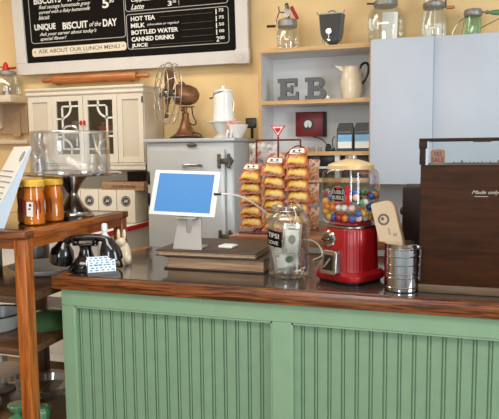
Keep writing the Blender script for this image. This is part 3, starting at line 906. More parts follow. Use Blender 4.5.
# red dial box on the cabinet back
rb = thing('dial_box', 'dark red box with round white dial on the cabinet back panel', 'clock', (-0.900, 3.845, 1.553))
MB().box(0, 0.186, 0, 0.0695, 0, 0.154, bev=0.004).build('box', M_redbox, rb)
q = MB(); q.box(0.180, 0.193, -0.002, 0.0695, -0.002, 0.156); q.box(-0.002, 0.193, 0.004, 0.0695, 0.152, 0.157); q.build('dark_edge', M_darkbox, rb)
q = MB(); q.ring(0.026, 0.035, -0.008, 0.001, (0.084, 0.078), 32); q.build('dial_ring', M_black, rb)
q = MB(); q.disc(0.027, -0.004, 0.001, (0.084, 0.078), 32); dl = q.build('dial_face', M_paper, rb)
q = MB(); q.prism([(0.072, 0.052), (0.096, 0.052), (0.084, 0.066)], -0.0075, -0.0038); q.box(0.083, 0.085, -0.0055, -0.0038, 0.062, 0.09); q.build('pointer', M_ink, dl)
MB().tube([(0.10, 0.05, 0.0), (0.13, 0.045, -0.006), (0.17, 0.04, -0.02), (0.20, 0.035, -0.05), (0.205, 0.03, -0.085)], 0.003, smooth=2).build('cord', M_black, rb)

# coffee bags
for i, (x, lab) in enumerate(((-0.612, 'black coffee bag with blue and white label, left of two'), (-0.507, 'black coffee bag with blue and white label next to the white door'))):
    cb = thing('coffee_bag', lab, 'bag', (x + 0.004, 3.70, 1.4565), group='coffee bags on the lower shelf')
    q = MB(); q.prism([(0.0, 0.0), (0.100, 0.0), (0.101, 0.135), (0.096, 0.172), (0.012, 0.172), (0.001, 0.135)], 0.0, 0.06)
    for v in q.bm.verts:
        if v.co.z > 0.16: v.co.y = 0.03 + (v.co.y - 0.03) * 0.25
    q.build('bag', M_blackbag, cb, bevel=0.003)
    q = MB(); q.box(0.008, 0.093, -0.0012, 0.0002, 0.058, 0.100); lb = q.build('blue_label', M_bluelabel, cb)
    q = MB(); q.box(0.008, 0.093, -0.0012, 0.0002, 0.018, 0.058); q.build('white_label', M_paper, cb)
    q = MB(); q.text('COFFEE ROASTERS', 0.010, 0.088, 0.112, 0.118, -0.0003, fat=0.01); q.build('lettering', M_chalk2, cb)
wb = thing('small_camera', 'small black device with cord left of the coffee bags', 'device', (-0.650, 3.72, 1.4565))
q = MB(); q.box(-0.03, 0.03, -0.02, 0.02, 0, 0.02, bev=0.005); q.ball((-0.012, 0, 0.028), 0.018); q.build('body', M_black, wb)
MB().tube([(0.018, 0, 0.02), (0.012, 0, 0.06), (0.018, 0, 0.085), (0.03, 0.0, 0.09)], 0.003, smooth=2).build('cord', M_black, wb)
for i, x in enumerate((-0.775, -0.745, -0.705)):
    o = MB().lathe([(0.012, 0), (0.014, 0.005), (0.013, 0.02), (0.008, 0.026), (0, 0.027)], n=16).build('small_jar', M_taupe); o.location = (x, 3.66, 1.4565)
    tag(o, ['tiny pale jar on the lower shelf beside the snack bags', 'tiny pale jar in the middle under the red dial box', 'tiny pale jar beside the dial box cord'][i], 'jar', 'tiny jars on the lower shelf')

# ------------------------------------------------------------------ things on top of the wall cabinet
TZ = 2.0885
ch = thing('butter_churn', 'small glass churn jar with red crank handle at cabinet left end', 'churn', (-0.930, 3.76, TZ))
MB().lathe([(0.0, 0.002), (0.058, 0.0), (0.066, 0.008), (0.068, 0.05), (0.067, 0.11), (0.058, 0.132), (0.052, 0.145)], cap=False).build('jar_glass', G_old, ch)
MB().lathe([(0.058, 0.142), (0.062, 0.147), (0.062, 0.182), (0.055, 0.190), (0.02, 0.198), (0.0, 0.2)]).build('lid', M_zinc, ch)
q = MB(); q.cyl((0, 0, 0.19), (-0.006, 0, 0.275), 0.011); q.tube([(-0.016, 0, 0.26), (-0.012, 0, 0.29), (0.004, 0, 0.29), (0.012, 0, 0.2)], 0.006, smooth=2)
q.disc(0.026, -0.012, -0.006, (-0.004, 0.232), 20)
q.build('gear_post', M_darksteel, ch)
q = MB(); q.tube([(-0.02, -0.012, 0.235), (-0.05, -0.012, 0.24), (-0.053, -0.012, 0.275)], 0.004, smooth=1); q.tube([(-0.05, -0.012, 0.24), (-0.07, -0.012, 0.19), (-0.075, -0.012, 0.158)], 0.004, smooth=1); q.build('crank', M_darksteel, ch)
MB().cyl((-0.075, -0.012, 0.156), (-0.130, -0.012, 0.158), 0.008, n=12).build('crank_knob', M_darkbox, ch)
MB().cyl((0.025, 0, 0.268), (0.066, 0, 0.192), 0.012, 0.010, n=14).build('side_handle', M_redwood, ch)
q = MB(); q.cyl((0, 0, 0.145), (0, 0, 0.02), 0.004); q.box(-0.03, 0.03, -0.004, 0.004, 0.012, 0.085); q.build('paddle', M_pine, ch)

sf = thing('flour_sifter', 'dark grey scoop shaped flour sifter with silver crank on the cabinet', 'sifter', (-0.638, 3.695, TZ))
pts = [(-0.070, 0.185), (-0.064, 0.105)] + [(-0.062 * math.cos(R(a)), 0.090 - 0.076 * math.sin(R(a))) for a in range(4, 177, 12)] + [(0.064, 0.105), (0.070, 0.185)]
MB().prism(pts, -0.05, 0.05).build('body', M_letter, sf)
M_sift = mat('sifter_front', (48, 46, 42), 0.5, vary=0.1)
MB().prism([(x * 0.92, 0.012 + (z - 0.012) * 0.97) for x, z in pts], -0.053, -0.049).build('front_plate', M_sift, sf)
q = MB(); q.box(-0.074, 0.074, -0.054, 0.054, 0.181, 0.188); q.tube([(-0.072, -0.05, 0.18), (-0.082, -0.05, 0.196)], 0.004); q.tube([(0.072, -0.05, 0.175), (0.084, -0.05, 0.2)], 0.005)
q.build('rim', M_zinc, sf)
MB().tube([(-0.030, 0, 0.187), (-0.02, 0, 0.206), (0.0, 0, 0.212), (0.02, 0, 0.206), (0.030, 0, 0.187)], 0.004, smooth=2).build('carry_loop', M_zinc, sf)
q = MB(); q.disc(0.017, -0.066, -0.052, (-0.008, 0.080), 20); q.box(-0.010, -0.006, -0.062, -0.056, 0.03, 0.075); q.box(-0.020, 0.004, -0.068, -0.052, 0.020, 0.036, bev=0.003)
q.build('crank', M_chrome, sf)
q = MB()
q.tube([(-0.05, -0.03, 0.045), (-0.056, -0.03, 0.003), (0.056, -0.03, 0.003), (0.05, -0.03, 0.045)], 0.003); q.tube([(-0.05, 0.03, 0.045), (-0.056, 0.03, 0.003), (0.056, 0.03, 0.003), (0.05, 0.03, 0.045)], 0.003)
q.build('foot', M_zinc, sf)

bj = thing('glass_jar', 'broad shouldered glass jar with white label left of the doors', 'jar', (-0.328, 3.78, TZ + 0.008))
MB().lathe([(0.0, 0.002), (0.085, 0.0), (0.100, 0.012), (0.104, 0.09), (0.104, 0.155), (0.094, 0.190), (0.068, 0.212), (0.064, 0.222)], cap=False, power=2.6).build('jar_glass', G_old, bj)
MB().lathe([(0.066, 0.218), (0.072, 0.224), (0.072, 0.248), (0.060, 0.258), (0.0, 0.26)]).build('lid', M_zinc, bj)
MB().tube([(-0.07, -0.02, 0.238), (-0.11, -0.02, 0.242)], 0.006).build('side_spout', M_darksteel, bj)
q = MB(); q.cyl((0, 0, 0.255), (0, 0, 0.33), 0.010); q.disc(0.028, -0.02, -0.008, (0, 0.30), 20); q.build('crank', M_darksteel, bj)
q = MB(); 
q.prism([(-0.020, 0.012), (0.074, 0.012), (0.078, 0.165), (-0.008, 0.170)], -0.094, -0.092)
q.build('label', M_paper, bj)
q = MB(); q.prism([(-0.085, 0.08), (-0.045, 0.075), (-0.04, 0.135), (-0.09, 0.14)], -0.080, -0.078); q.build('label', M_paper, bj)

c2 = thing('butter_churn', 'tall glass churn jar with grey lid above the door seam', 'churn', (-0.050, 3.78, TZ + 0.008))
MB().lathe([(0.0, 0.002), (0.066, 0.0), (0.074, 0.012), (0.074, 0.07), (0.066, 0.14), (0.056, 0.18), (0.055, 0.192)], cap=False).build('jar_glass', G_old, c2)
MB().lathe([(0.060, 0.188), (0.064, 0.194), (0.064, 0.215), (0.052, 0.224), (0.0, 0.228)]).build('lid', M_zinc, c2)
q = MB(); q.cyl((0, 0, 0.222), (0, 0, 0.32), 0.014); q.disc(0.05, -0.02, -0.012, (0, 0.31), 24); q.tube([(-0.045, 0, 0.2), (-0.04, 0, 0.25), (-0.02, 0, 0.28)], 0.004); q.build('gear_post', M_darksteel, c2)
q = MB(); q.tube([(0.0, -0.02, 0.31), (0.060, -0.02, 0.29), (0.068, -0.02, 0.18)], 0.005, smooth=1); q.build('crank', M_darksteel, c2)
MB().lathe([(0.006, 0), (0.010, 0.01), (0.010, 0.04), (0.006, 0.05)], n=14, M=Matrix.Translation((0.066, -0.02, 0.182)) @ Matrix.Rotation(R(88), 4, 'Y')).build('crank_knob', M_pin, c2)
q = MB(); q.cyl((0, 0, 0.19), (0, 0, 0.015), 0.004); q.box(-0.045, -0.012, -0.004, 0.004, 0.02, 0.09); q.box(0.012, 0.045, -0.004, 0.004, 0.02, 0.10); q.build('paddle', M_steel, c2)

eb = thing('egg_beater_jar', 'green glass beater jar with green wooden handle at cabinet right', 'jar', (0.166, 3.78, TZ + 0.008))
MB().lathe([(0.0, 0.002), (0.038, 0.0), (0.044, 0.008), (0.045, 0.11), (0.042, 0.128)], cap=False).build('jar_glass', G_green, eb)
MB().lathe([(0.046, 0.124), (0.050, 0.130), (0.052, 0.150), (0.046, 0.163), (0.018, 0.170), (0.0, 0.171)]).build('lid', M_zinc, eb)
q = MB(); q.cyl((0.03, -0.01, 0.148), (0.085, -0.01, 0.140), 0.006, n=10); q.ball((0.075, -0.01, 0.142), 0.011); q.build('shaft', M_darksteel, eb)
MB().lathe([(0.007, 0), (0.014, 0.02), (0.017, 0.06), (0.014, 0.10), (0.010, 0.13), (0.0, 0.135)], n=20, M=Matrix.Translation((0.085, -0.01, 0.140)) @ Matrix.Rotation(R(94), 4, 'Y')).build('handle', M_greenwood, eb)
MB().tube([(-0.045, 0.0, 0.12), (-0.08, 0, 0.10), (-0.11, 0, 0.05), (-0.118, 0, 0.002)], 0.0025, smooth=2).build('wire_bail', M_darksteel, eb)
q = MB(); q.tube([(-0.045, 0, 0.12), (-0.055, 0, 0.06), (-0.062, 0, 0.002)], 0.0025, smooth=1)
q.build('wire_bail', M_darksteel, eb)
MB().tube([(0.046, 0, 0.06), (0.10, 0, 0.085), (0.16, 0, 0.115)], 0.0025).build('wire_bail', M_darksteel, eb)
q = MB(); q.cyl((0, 0, 0.13), (0, 0, 0.01), 0.004); q.box(-0.028, 0.028, -0.003, 0.003, 0.012, 0.07); q.build('paddle', M_steel, eb)

# ------------------------------------------------------------------ things on top of the refrigerator
# table fan, turned to the left
fa = thing('table_fan', 'old bronze table fan with wire cage turned left on the icebox', 'fan', (-1.585, 3.64, FZ), rotz=0)
MB().lathe([(0.115, 0.0), (0.116, 0.010), (0.105, 0.018)], sx=0.9).build('base_plate', M_black, fa)
MB().lathe([(0.100, 0.010), (0.096, 0.022), (0.070, 0.040), (0.046, 0.075), (0.030, 0.120), (0.024, 0.150), (0.027, 0.165), (0.020, 0.172), (0.0, 0.174)], sx=0.9).build('base_bell', M_bronze, fa)
q = MB(); q.cyl((0, 0, 0.165), (0, 0, 0.205), 0.013, n=12); q.ball((-0.012, -0.02, 0.188), 0.012); q.box(-0.03, 0.06, -0.02, 0.02, 0.203, 0.211, bev=0.003); q.build('yoke', M_bronze, fa)
ax = Vector((-0.76, -0.65, 0.05)).normalized()
zq = Vector((0, 0, 1)).rotation_difference(ax).to_matrix().to_4x4()
fm = Matrix.Translation((-0.006, 0.0, 0.285)) @ zq
MB().lathe([(0.0, -0.100), (0.025, -0.096), (0.048, -0.078), (0.063, -0.045), (0.068, -0.008), (0.068, 0.030), (0.062, 0.055), (0.045, 0.062), (0.0, 0.064)], M=fm).build('motor', M_bronze, fa)
MB().tube([(0.0, 0, 0.352), (-0.02, -0.01, 0.372), (-0.035, -0.015, 0.36)], 0.006, smooth=2).build('oil_cup', M_darksteel, fa)
fb = MB()
for k in range(4):
    a = k * PI / 2 + 0.5
    rot = fm @ Matrix.Translation((0, 0, 0.105)) @ Matrix.Rotation(a, 4, 'Z')
    pts = []
    n_ = 10
    g0 = []
    for i in range(n_ + 1):
        for j in range(6):
            rr = 0.022 + 0.135 * i / n_
            half = R(9 + 20 * math.sin(PI * min(1, (i / n_) * 0.9 + 0.08)))
            th = -half + 2 * half * j / 5
            g0.append(fb.bm.verts.new(rot @ Vector((rr * math.cos(th), rr * math.sin(th), 0.022 * (j - 2.5) / 2.5))))
    for i in range(n_):
        for j in range(5):
            a_, b2 = i * 6 + j, (i + 1) * 6 + j
            fb.bm.faces.new((g0[a_], g0[a_ + 1], g0[b2 + 1], g0[b2]))
fbo = fb.build('blades', M_bladem, fa, recalc=False)
md = fbo.modifiers.new('solid', 'SOLIDIFY'); md.thickness = 0.0015
MB().lathe([(0.028, 0.06), (0.028, 0.12), (0.018, 0.135), (0, 0.137)], n=20, M=fm).build('hub', M_darksteel, fa)
cg = MB()
def circ(r_, h_, n_=36): return [(r_ * math.cos(2 * PI * i / n_), r_ * math.sin(2 * PI * i / n_), h_) for i in range(n_)]
for r_, h_ in ((0.192, 0.075), (0.196, 0.115), (0.175, 0.155), (0.085, 0.172), (0.040, 0.175)):
    cg.tube(circ(r_, h_), 0.0026, 6, True, fm)
for k in range(10):
    a = 2 * PI * k / 10
    path = []
    for (rr, hh, da) in ((0.066, 0.04, 0.0), (0.12, 0.052, 0.12), (0.192, 0.075, 0.2), (0.196, 0.115, 0.2), (0.175, 0.155, 0.16), (0.12, 0.168, -0.1), (0.085, 0.172, -0.25), (0.040, 0.175, -0.4)):
        path.append((rr * math.cos(a + da), rr * math.sin(a + da), hh))
    cg.tube(path, 0.0022, 6, False, fm, smooth=1)
cg.disc(0.040, -0.002, 0.002, (0, 0), 20, M=fm @ Matrix.Translation((0, 0, 0.176)) @ Matrix.Rotation(R(90), 4, 'X'))
cg.build('wire_cage', M_wire, fa)
MB().tube([(0.045, 0.0, 0.21), (0.055, -0.01, 0.15), (0.085, -0.02, 0.105), (0.07, -0.02, 0.085), (0.035, -0.02, 0.10)], 0.0045, smooth=2).build('motor_cord', M_black, fa)
MB().tube([(0.06, -0.04, 0.030), (0.085, -0.06, 0.042), (0.12, -0.07, 0.03), (0.14, -0.08, 0.022), (0.145, -0.09, 0.004), (0.15, -0.06, 0.0045)], 0.0045, smooth=2).build('power_cord', M_black, fa)

# white stand with enamel pot
pd = thing('cake_plate', 'white footed plate on the icebox carrying the white pot', 'cake stand', (-1.315, 3.62, FZ))
MB().lathe([(0.0, 0.002), (0.062, 0.0), (0.064, 0.006), (0.046, 0.018), (0.036, 0.030), (0.050, 0.046), (0.068, 0.070), (0.076, 0.092), (0.090, 0.098), (0.122, 0.100), (0.124, 0.106), (0.10, 0.107), (0, 0.105)], n=48).build('stand', M_white, pd)
po = thing('enamel_pot', 'tall white enamel pot with lid and wire bail on the footed plate', 'pot', (-1.315, 3.62, FZ + 0.1075))
MB().lathe([(0.0, 0.0), (0.068, 0.0), (0.070, 0.006), (0.067, 0.06), (0.064, 0.155), (0.062, 0.180), (0.060, 0.186)], n=40).build('pot_body', M_white, po)
MB().lathe([(0.064, 0.184), (0.064, 0.192), (0.050, 0.200), (0.014, 0.206), (0.010, 0.214), (0.013, 0.222), (0.0, 0.230)], n=32).build('lid', M_white, po)
q = MB(); q.tube([(-0.062, -0.02, 0.160), (-0.040, -0.055, 0.170), (0.0, -0.066, 0.178), (0.02, -0.064, 0.185)], 0.0028, smooth=1); q.ball((-0.075, -0.02, 0.146), 0.009, 1.3, 1, 0.8); q.tube([(-0.075, -0.02, 0.146), (-0.06, -0.022, 0.152)], 0.004); q.build('wire_bail', M_darksteel, po)
MB().tube([(0.064, -0.01, 0.135), (0.074, -0.012, 0.12), (0.072, -0.012, 0.07), (0.066, -0.01, 0.055)], 0.006, smooth=2).build('handle', M_ivory, po)

fc = thing('flower_cup', 'small white cup with pink china flowers right of the white pot', 'cup', (-1.205, 3.56, FZ))
MB().lathe([(0.0, 0.002), (0.030, 0.0), (0.032, 0.004), (0.045, 0.022), (0.062, 0.055), (0.070, 0.082), (0.066, 0.080), (0.052, 0.05), (0.0, 0.02)], n=32).build('cup', M_white, fc)
for (x, y, z) in ((-0.035, -0.045, 0.072), (0.002, -0.052, 0.088)):
    q = MB()
    for k in range(5):
        q.ball((x + 0.010 * math.cos(k * 1.26), y, z + 0.012 * math.sin(k * 1.26)), 0.012, 1, 0.8, 1.5, u=10, v=8)
    q.ball((x, y - 0.006, z), 0.010, u=10, v=8)
    q.build('flower', M_pink, fc)
q = MB(); q.tube([(-0.035, -0.04, 0.06), (-0.05, -0.045, 0.03), (-0.058, -0.03, 0.004)], 0.009, smooth=1); q.tube([(0.0, -0.05, 0.075), (-0.015, -0.055, 0.04), (-0.028, -0.045, 0.004)], 0.008, smooth=1); q.build('flower_stem', M_white, fc)

bt = thing('tag_holder', 'small black square sign on a stem at the icebox corner', 'sign', (-1.236, 3.84, FZ), rotz=R(0))
MB().box(0.034, 0.050, -0.006, 0.006, 0.0, 0.07).build('stem', M_black, bt)
MB().box(0.0, 0.072, -0.012, 0.010, 0.070, 0.136, bev=0.004).build('tag', M_black, bt)
MB().box(0.008, 0.058, -0.0135, -0.011, 0.080, 0.126).build('tag_face', M_darkbox, bt)
bpy.data.objects['tag_face'].data.materials[0] = mat('tag_face_grey', (72, 66, 60), 0.4)

# ------------------------------------------------------------------ snack rack and bags on the work table
RZ = 1.0755
rk = thing('snack_rack', 'dark red wire snack rack with triangular sign behind the tip jar', 'rack', (-0.735, 2.78, RZ))
q = MB()
for x in (-0.108, 0.108):
    q.tube([(x, 0, 0.008), (x, 0, 0.440)], 0.0045)
q.tube([(-0.108, 0, 0.440), (0.108, 0, 0.440)], 0.0045)
q.tube([(0.0, 0, 0.008), (0.0, 0, 0.455)], 0.0045)
for x in (-0.108, 0.0, 0.108):
    q.tube([(x, 0, 0.008), (x, -0.10, 0.006), ], 0.005); q.tube([(x, 0, 0.008), (x, 0.12, 0.006)], 0.005)
    for k in range(7):
        z = 0.40 - k * 0.058 - (0.022 if x < 0 else 0)
        q.tube([(x, 0, z), (x, -0.018, z + 0.006)], 0.003, 6)
q.tube([(-0.17, -0.10, 0.006), (0.17, -0.10, 0.006)], 0.005); q.tube([(-0.17, 0.12, 0.006), (0.17, 0.12, 0.006)], 0.005)
q.build('wire_frame', M_rack, rk)
q = MB(); q.prism([(-0.036, 0.508), (0.036, 0.508), (0.0, 0.452)], -0.006, -0.001); sg = q.build('triangle_sign', M_redtag, rk)
q = MB()
q.prism([(-0.027, 0.5035), (0.027, 0.5035), (0.0, 0.461)], -0.0068, -0.0055); wt_ = q.build('sign_face', M_paper, sg)
q = MB(); q.prism([(-0.018, 0.496), (0.012, 0.497), (0.014, 0.490), (0.0, 0.472), (-0.008, 0.480)], -0.0076, -0.0062); q.build('sign_print', M_redtag, sg)
MB().tube([(0.02, 0.05, 0.36), (0.05, 0.05, 0.40), (0.09, 0.05, 0.415), (0.12, 0.05, 0.40)], 0.003, smooth=2).build('price_wire', M_darksteel, rk)


def bag_mesh(wd, ht, th, seed):
    rnd = random.Random(seed)
    mbx = MB()
    nu, nv = 14, 14
    def pt(i, j, side):
        u = -1 + 2 * i / nu; v = -1 + 2 * j / nv
        edge = max(abs(v) - 0.82, 0) / 0.18
        fat = (1 - abs(u) ** 3.0) * (1 - min(1, abs(v) / 0.86) ** 2.6)
        fat = max(0, fat)
        xw = wd / 2 * (0.92 - 0.11 * v - 0.10 * max(0, 1 - abs(v)) ** 0.8)
        wr = 0.0025 * math.sin(5 * u + seed) * math.cos(4 * v + seed * 2) * fat
        y = side * (th / 2 * fat + 0.0008) + wr + 0.004 * edge * math.sin(u * 9 + seed)
        z = ht / 2 * v
        if edge > 0.8: z += 0.0015 * (1 if i % 2 else -1)
        return (xw * u, y, z)
    gr = {}
    for s in (-1, 1):
        for i in range(nu + 1):
            for j in range(nv + 1):
                if s == 1 and (i in (0, nu) or j in (0, nv)): gr[s, i, j] = gr[-1, i, j]
                else: gr[s, i, j] = mbx.bm.verts.new(pt(i, j, s))
    for s in (-1, 1):
        for i in range(nu):
            for j in range(nv):
                mbx.bm.faces.new((gr[s, i, j], gr[s, i + 1, j], gr[s, i + 1, j + 1], gr[s, i, j + 1]))
    return mbx


def snack_bag(loc, lab, rotx, rotz, seed, face, base=None, group='orange snack bags on the rack', material=None):
    if base is None:
        o = bag_mesh(0.116, 0.106, 0.032, seed).build('snack_bag', material or M_bag, None, smooth=60)
    else:
        o = base.copy(); COL.objects.link(o)
    o.location = loc; o.rotation_euler = (rotx, R(random.uniform(-4, 4)), rotz)
    tag(o, lab, 'snack bag', group)
    if face:
        q = MB()
        q.prism([(-0.036, 0.010), (-0.030, 0.032), (-0.012, 0.036), (0.010, 0.033), (0.032, 0.036), (0.037, 0.012), (0.02, 0.008), (-0.02, 0.006)], -0.0195, -0.012)
        lg = q.build('logo_patch', M_paper, o)
        q = MB(); q.disc(0.0055, -0.0203, -0.0190, (-0.014, 0.022), 14); q.disc(0.0055, -0.0203, -0.0190, (0.012, 0.024), 14); q.box(-0.024, 0.024, -0.0202, -0.019, 0.0115, 0.0140)
        q.build('logo_print', M_ink, lg)
    return o


proto = None
cols = (('left', -0.846, [1.362, 1.308, 1.254, 1.200, 1.146]), ('middle', -0.732, [1.392, 1.338, 1.284, 1.230, 1.176, 1.134]), ('right', -0.622, [1.434, 1.380, 1.326, 1.272, 1.218, 1.164]))
ords = ['top', 'second', 'third', 'fourth', 'fifth', 'lowest']
for cn, x, zs in cols:
    for k, z in enumerate(zs):
        y = 2.705 + 0.001 * k
        lab = f'{ords[k]} orange snack bag in the {cn} column of the wire rack' if k else f'{cn} column top orange snack bag with its white logo fully showing'
        o = snack_bag((x + random.uniform(-.003, .003), y, z), lab, R(-36), R(random.uniform(-6, 6)), 3 + k, k == 0, proto if k else None)
        if k == 1 and proto is None: pass
        if proto is None:
            proto = bag_mesh(0.116, 0.106, 0.032, 9).build('snack_bag', M_bag, None, smooth=60)
            tag(proto, 'orange snack bag lying flat at the foot of the rack', 'snack bag', 'orange snack bags on the rack')
            proto.location = (-0.735, 2.86, RZ + 0.024); proto.rotation_euler = (R(88), 0, R(20))
# bags hanging on the far side of the rack
snack_bag((-0.855, 2.855, 1.452), 'silver and orange snack bag hung behind the left rack post', R(8), R(-6), 21, False, None, 'snack bags behind the rack', M_bagsilver)
snack_bag((-0.795, 2.865, 1.444), 'silver and orange snack bag behind, just right of left post', R(8), R(10), 22, False, None, 'snack bags behind the rack', M_bagsilver)
for k, z in enumerate((1.37, 1.252, 1.136)):
    snack_bag((-0.588, 2.85 - 0.004 * k, z), f'{["highest", "middle", "lowest"][k]} pale snack bag sticking out at the right side of the rack', R(10), R(55), 30 + k, False, None, 'snack bags at the rack side', M_bagback)
for k, z in enumerate((1.39, 1.33)):
    snack_bag((-0.738, 2.86, z + 0.01), f'{["upper", "lower"][k]} pale snack bag behind the middle rack column', R(8), R(4), 40 + k, False, None, 'snack bags behind the rack', M_bagback)

# ------------------------------------------------------------------ books, tablet, reader
CT = 1.0205
lb_ = thing('ledger_book', 'thick old ledger book, lower one under the tablet stand', 'book', (-1.0, 2.06, CT))
MB().box(0.012, 0.395, 0.008, 0.305, 0.006, 0.046).build('page_block', M_pages, lb_)
q = MB(); q.box(0.0, 0.40, 0.0, 0.31, 0.0, 0.006, bev=0.002); q.box(0.0, 0.40, 0.0, 0.31, 0.046, 0.052, bev=0.002); q.build('cover', M_book2, lb_)
ub = thing('ledger_book', 'thin old ledger book with brown cover right under the tablet stand', 'book', (-1.028, 2.045, CT + 0.0522), rotz=R(1.0))
MB().box(0.012, 0.395, 0.008, 0.325, 0.004, 0.018).build('page_block', M_pages_y, ub)
q = MB(); q.box(0.0, 0.40, 0.0, 0.33, 0.0, 0.004, bev=0.0015); q.box(0.0, 0.40, 0.0, 0.33, 0.018, 0.023, bev=0.002); q.build('cover', M_book, ub)
BT = CT + 0.0522 + 0.0232
BTs = BT
sd = thing('tablet_stand', 'silver metal desk stand holding the tablet on the ledger books', 'stand', (-0.905, 2.075, BT), rotz=R(3))
MB().box(-0.056, 0.050, -0.006, 0.10, 0.0, 0.005, bev=0.002).build('foot_plate', M_alu, sd)
q = MB()
tlt = 14
q.prism([(-0.060, 0.0), (0.056, 0.0), (0.042, 0.150), (0.011, 0.150), (0.011, 0.072), (0.006, 0.062), (-0.006, 0.062), (-0.011, 0.072), (-0.011, 0.150), (-0.042, 0.150)], -0.003, 0.003)
bmesh.ops.transform(q.bm, matrix=Matrix.Rotation(R(-tlt), 4, 'X'), verts=q.bm.verts)
q.build('upright', M_alu, sd)
q = MB(); q.box(-0.050, 0.034, -0.012, 0.040, 0.118, 0.122, bev=0.001); q.build('cradle_lip', M_alu, sd)
# tablet: leaning back, slightly rolled
tab = thing('tablet', 'white tablet with blue screen on the silver stand', 'tablet', (-0.936, 2.092, BT + 0.1245), rot=(R(-22), R(1.8), R(3)))
MB().box(-0.134, 0.134, -0.0085, 0.0, 0.0, 0.183, bev=0.004).build('body', M_plastic, tab)
MB().box(-0.113, 0.113, -0.0092, -0.008, 0.014, 0.169).build('screen', M_screen, tab)
scr = bpy.data.objects['screen']
q = MB(); q.ring(0.0145, 0.0160, -0.0096, -0.009, (-0.010, 0.093), 28); q.tube([(-0.017, -0.0094, 0.094), (-0.012, -0.0094, 0.089), (-0.003, -0.0094, 0.099)], 0.0007, 6)
q.text('9:41', -0.022, 0.006, 0.150, 0.154, -0.009, fat=0); q.text('start', -0.018, 0.002, 0.067, 0.070, -0.009, fat=0); q.text('welcome', -0.022, 0.006, 0.140, 0.143, -0.009, fat=0)
q.build('screen_marks', M_screen2, scr)
MB().ring(0.0045, 0.0052, -0.0092, -0.0083, (0.1235, 0.093), 20).build('home_button', M_chalk2, tab)

cr_ = tag(MB().box(-0.030, 0.030, -0.030, 0.030, 0, 0.010, bev=0.004).build('card_reader', M_plastic), 'small white square card reader on the brown ledger cover', 'card reader')
cr_.location = (-0.775, 2.165, BT + 0.0002); cr_.rotation_euler = (0, 0, R(-6))

cbm = MB()
cbm.tube([(-0.812, 2.120, 1.305), (-0.782, 2.118, 1.305)], 0.0045)
cbl = cbm.build('cable_plug', M_black)
cab = thing('charging_cable', 'white charging cable running from the tablet behind the tip jar', 'cable', (0, 0, 0))
cbl.parent = cab
MB().tube([(-0.783, 2.118, 1.305), (-0.755, 2.13, 1.306), (-0.715, 2.17, 1.292), (-0.665, 2.24, 1.245), (-0.61, 2.32, 1.17), (-0.57, 2.39, 1.11), (-0.54, 2.45, 1.09), (-0.51, 2.49, 1.085), (-0.485, 2.50, 1.065), (-0.465, 2.49, 1.030), (-0.462, 2.45, 1.0245), (-0.48, 2.36, 1.0245)], 0.0032, smooth=2).build('cord', M_cable, cab)

# ------------------------------------------------------------------ tip jar
tj = thing('tip_jar', 'large glass tip jar with black label full of dollar bills', 'jar', (-0.510, 2.065, CT), rotz=R(0))
MB().lathe([(0.0, 0.002), (0.060, 0.0), (0.071, 0.006), (0.074, 0.020), (0.074, 0.150), (0.078, 0.180), (0.074, 0.205), (0.060, 0.226), (0.052, 0.232), (0.052, 0.238), (0.058, 0.242), (0.058, 0.252), (0.053, 0.256), (0.049, 0.252), (0.049, 0.232), (0.058, 0.218), (0.069, 0.20), (0.073, 0.18), (0.070, 0.15), (0.070, 0.02), (0.058, 0.008), (0.0, 0.006)], n=48, cap=False).build('jar_glass', G_jar, tj)
q = MB(); q.tube([(0.056 * math.cos(a), 0.056 * math.sin(a), 0.235) for a in [2 * PI * i / 30 for i in range(30)]], 0.0022, 6, True)
q.tube([(0.010, -0.056, 0.235), (0.020, -0.066, 0.215), (0.030, -0.074, 0.190)], 0.0022, smooth=1); q.tube([(0.034, -0.047, 0.24), (0.044, -0.06, 0.215), (0.030, -0.074, 0.190)], 0.0022, smooth=1)
q.build('bail_wire', M_steel, tj)
q = MB()
nn = 10
for i in range(nn + 1):
    a = R(-150 + 56 * i / nn)
    for z in (0.110, 0.164):
        q.bm.verts.new((0.0765 * math.cos(a), 0.0765 * math.sin(a), z + 0.008 * (1 - i / nn)))
q.bm.verts.ensure_lookup_table()
for i in range(nn):
    q.bm.faces.new([q.bm.verts[k] for k in (2 * i, 2 * i + 2, 2 * i + 3, 2 * i + 1)])
lbl = q.build('label', M_board, tj, recalc=False)
md = lbl.modifiers.new('solid', 'SOLIDIFY'); md.thickness = 0.001; md.offset = 0
q = MB()
def curve_text(s, a0, a1, z0, z1):
    qq = MB(); qq.text(s, 0, 1, z0, z1, 0.0, fat=0.03, depth=0.0005)
    for v in qq.bm.verts:
        a = R(a0 + (a1 - a0) * v.co.x)
        v.co = Vector((0.0774 * math.cos(a), 0.0774 * math.sin(a), v.co.z + 0.008 * (1 - (math.degrees(a) + 150) / 56)))
    me = bpy.data.meshes.new('t'); qq.bm.to_mesh(me); qq.bm.free(); q.bm.from_mesh(me); bpy.data.meshes.remove(me)
curve_text('TIPS!', -142, -101, 0.140, 0.157)
curve_text('LOVE', -140, -104, 0.117, 0.130)
q.build('label_lettering', M_chalk, lbl, recalc=False)


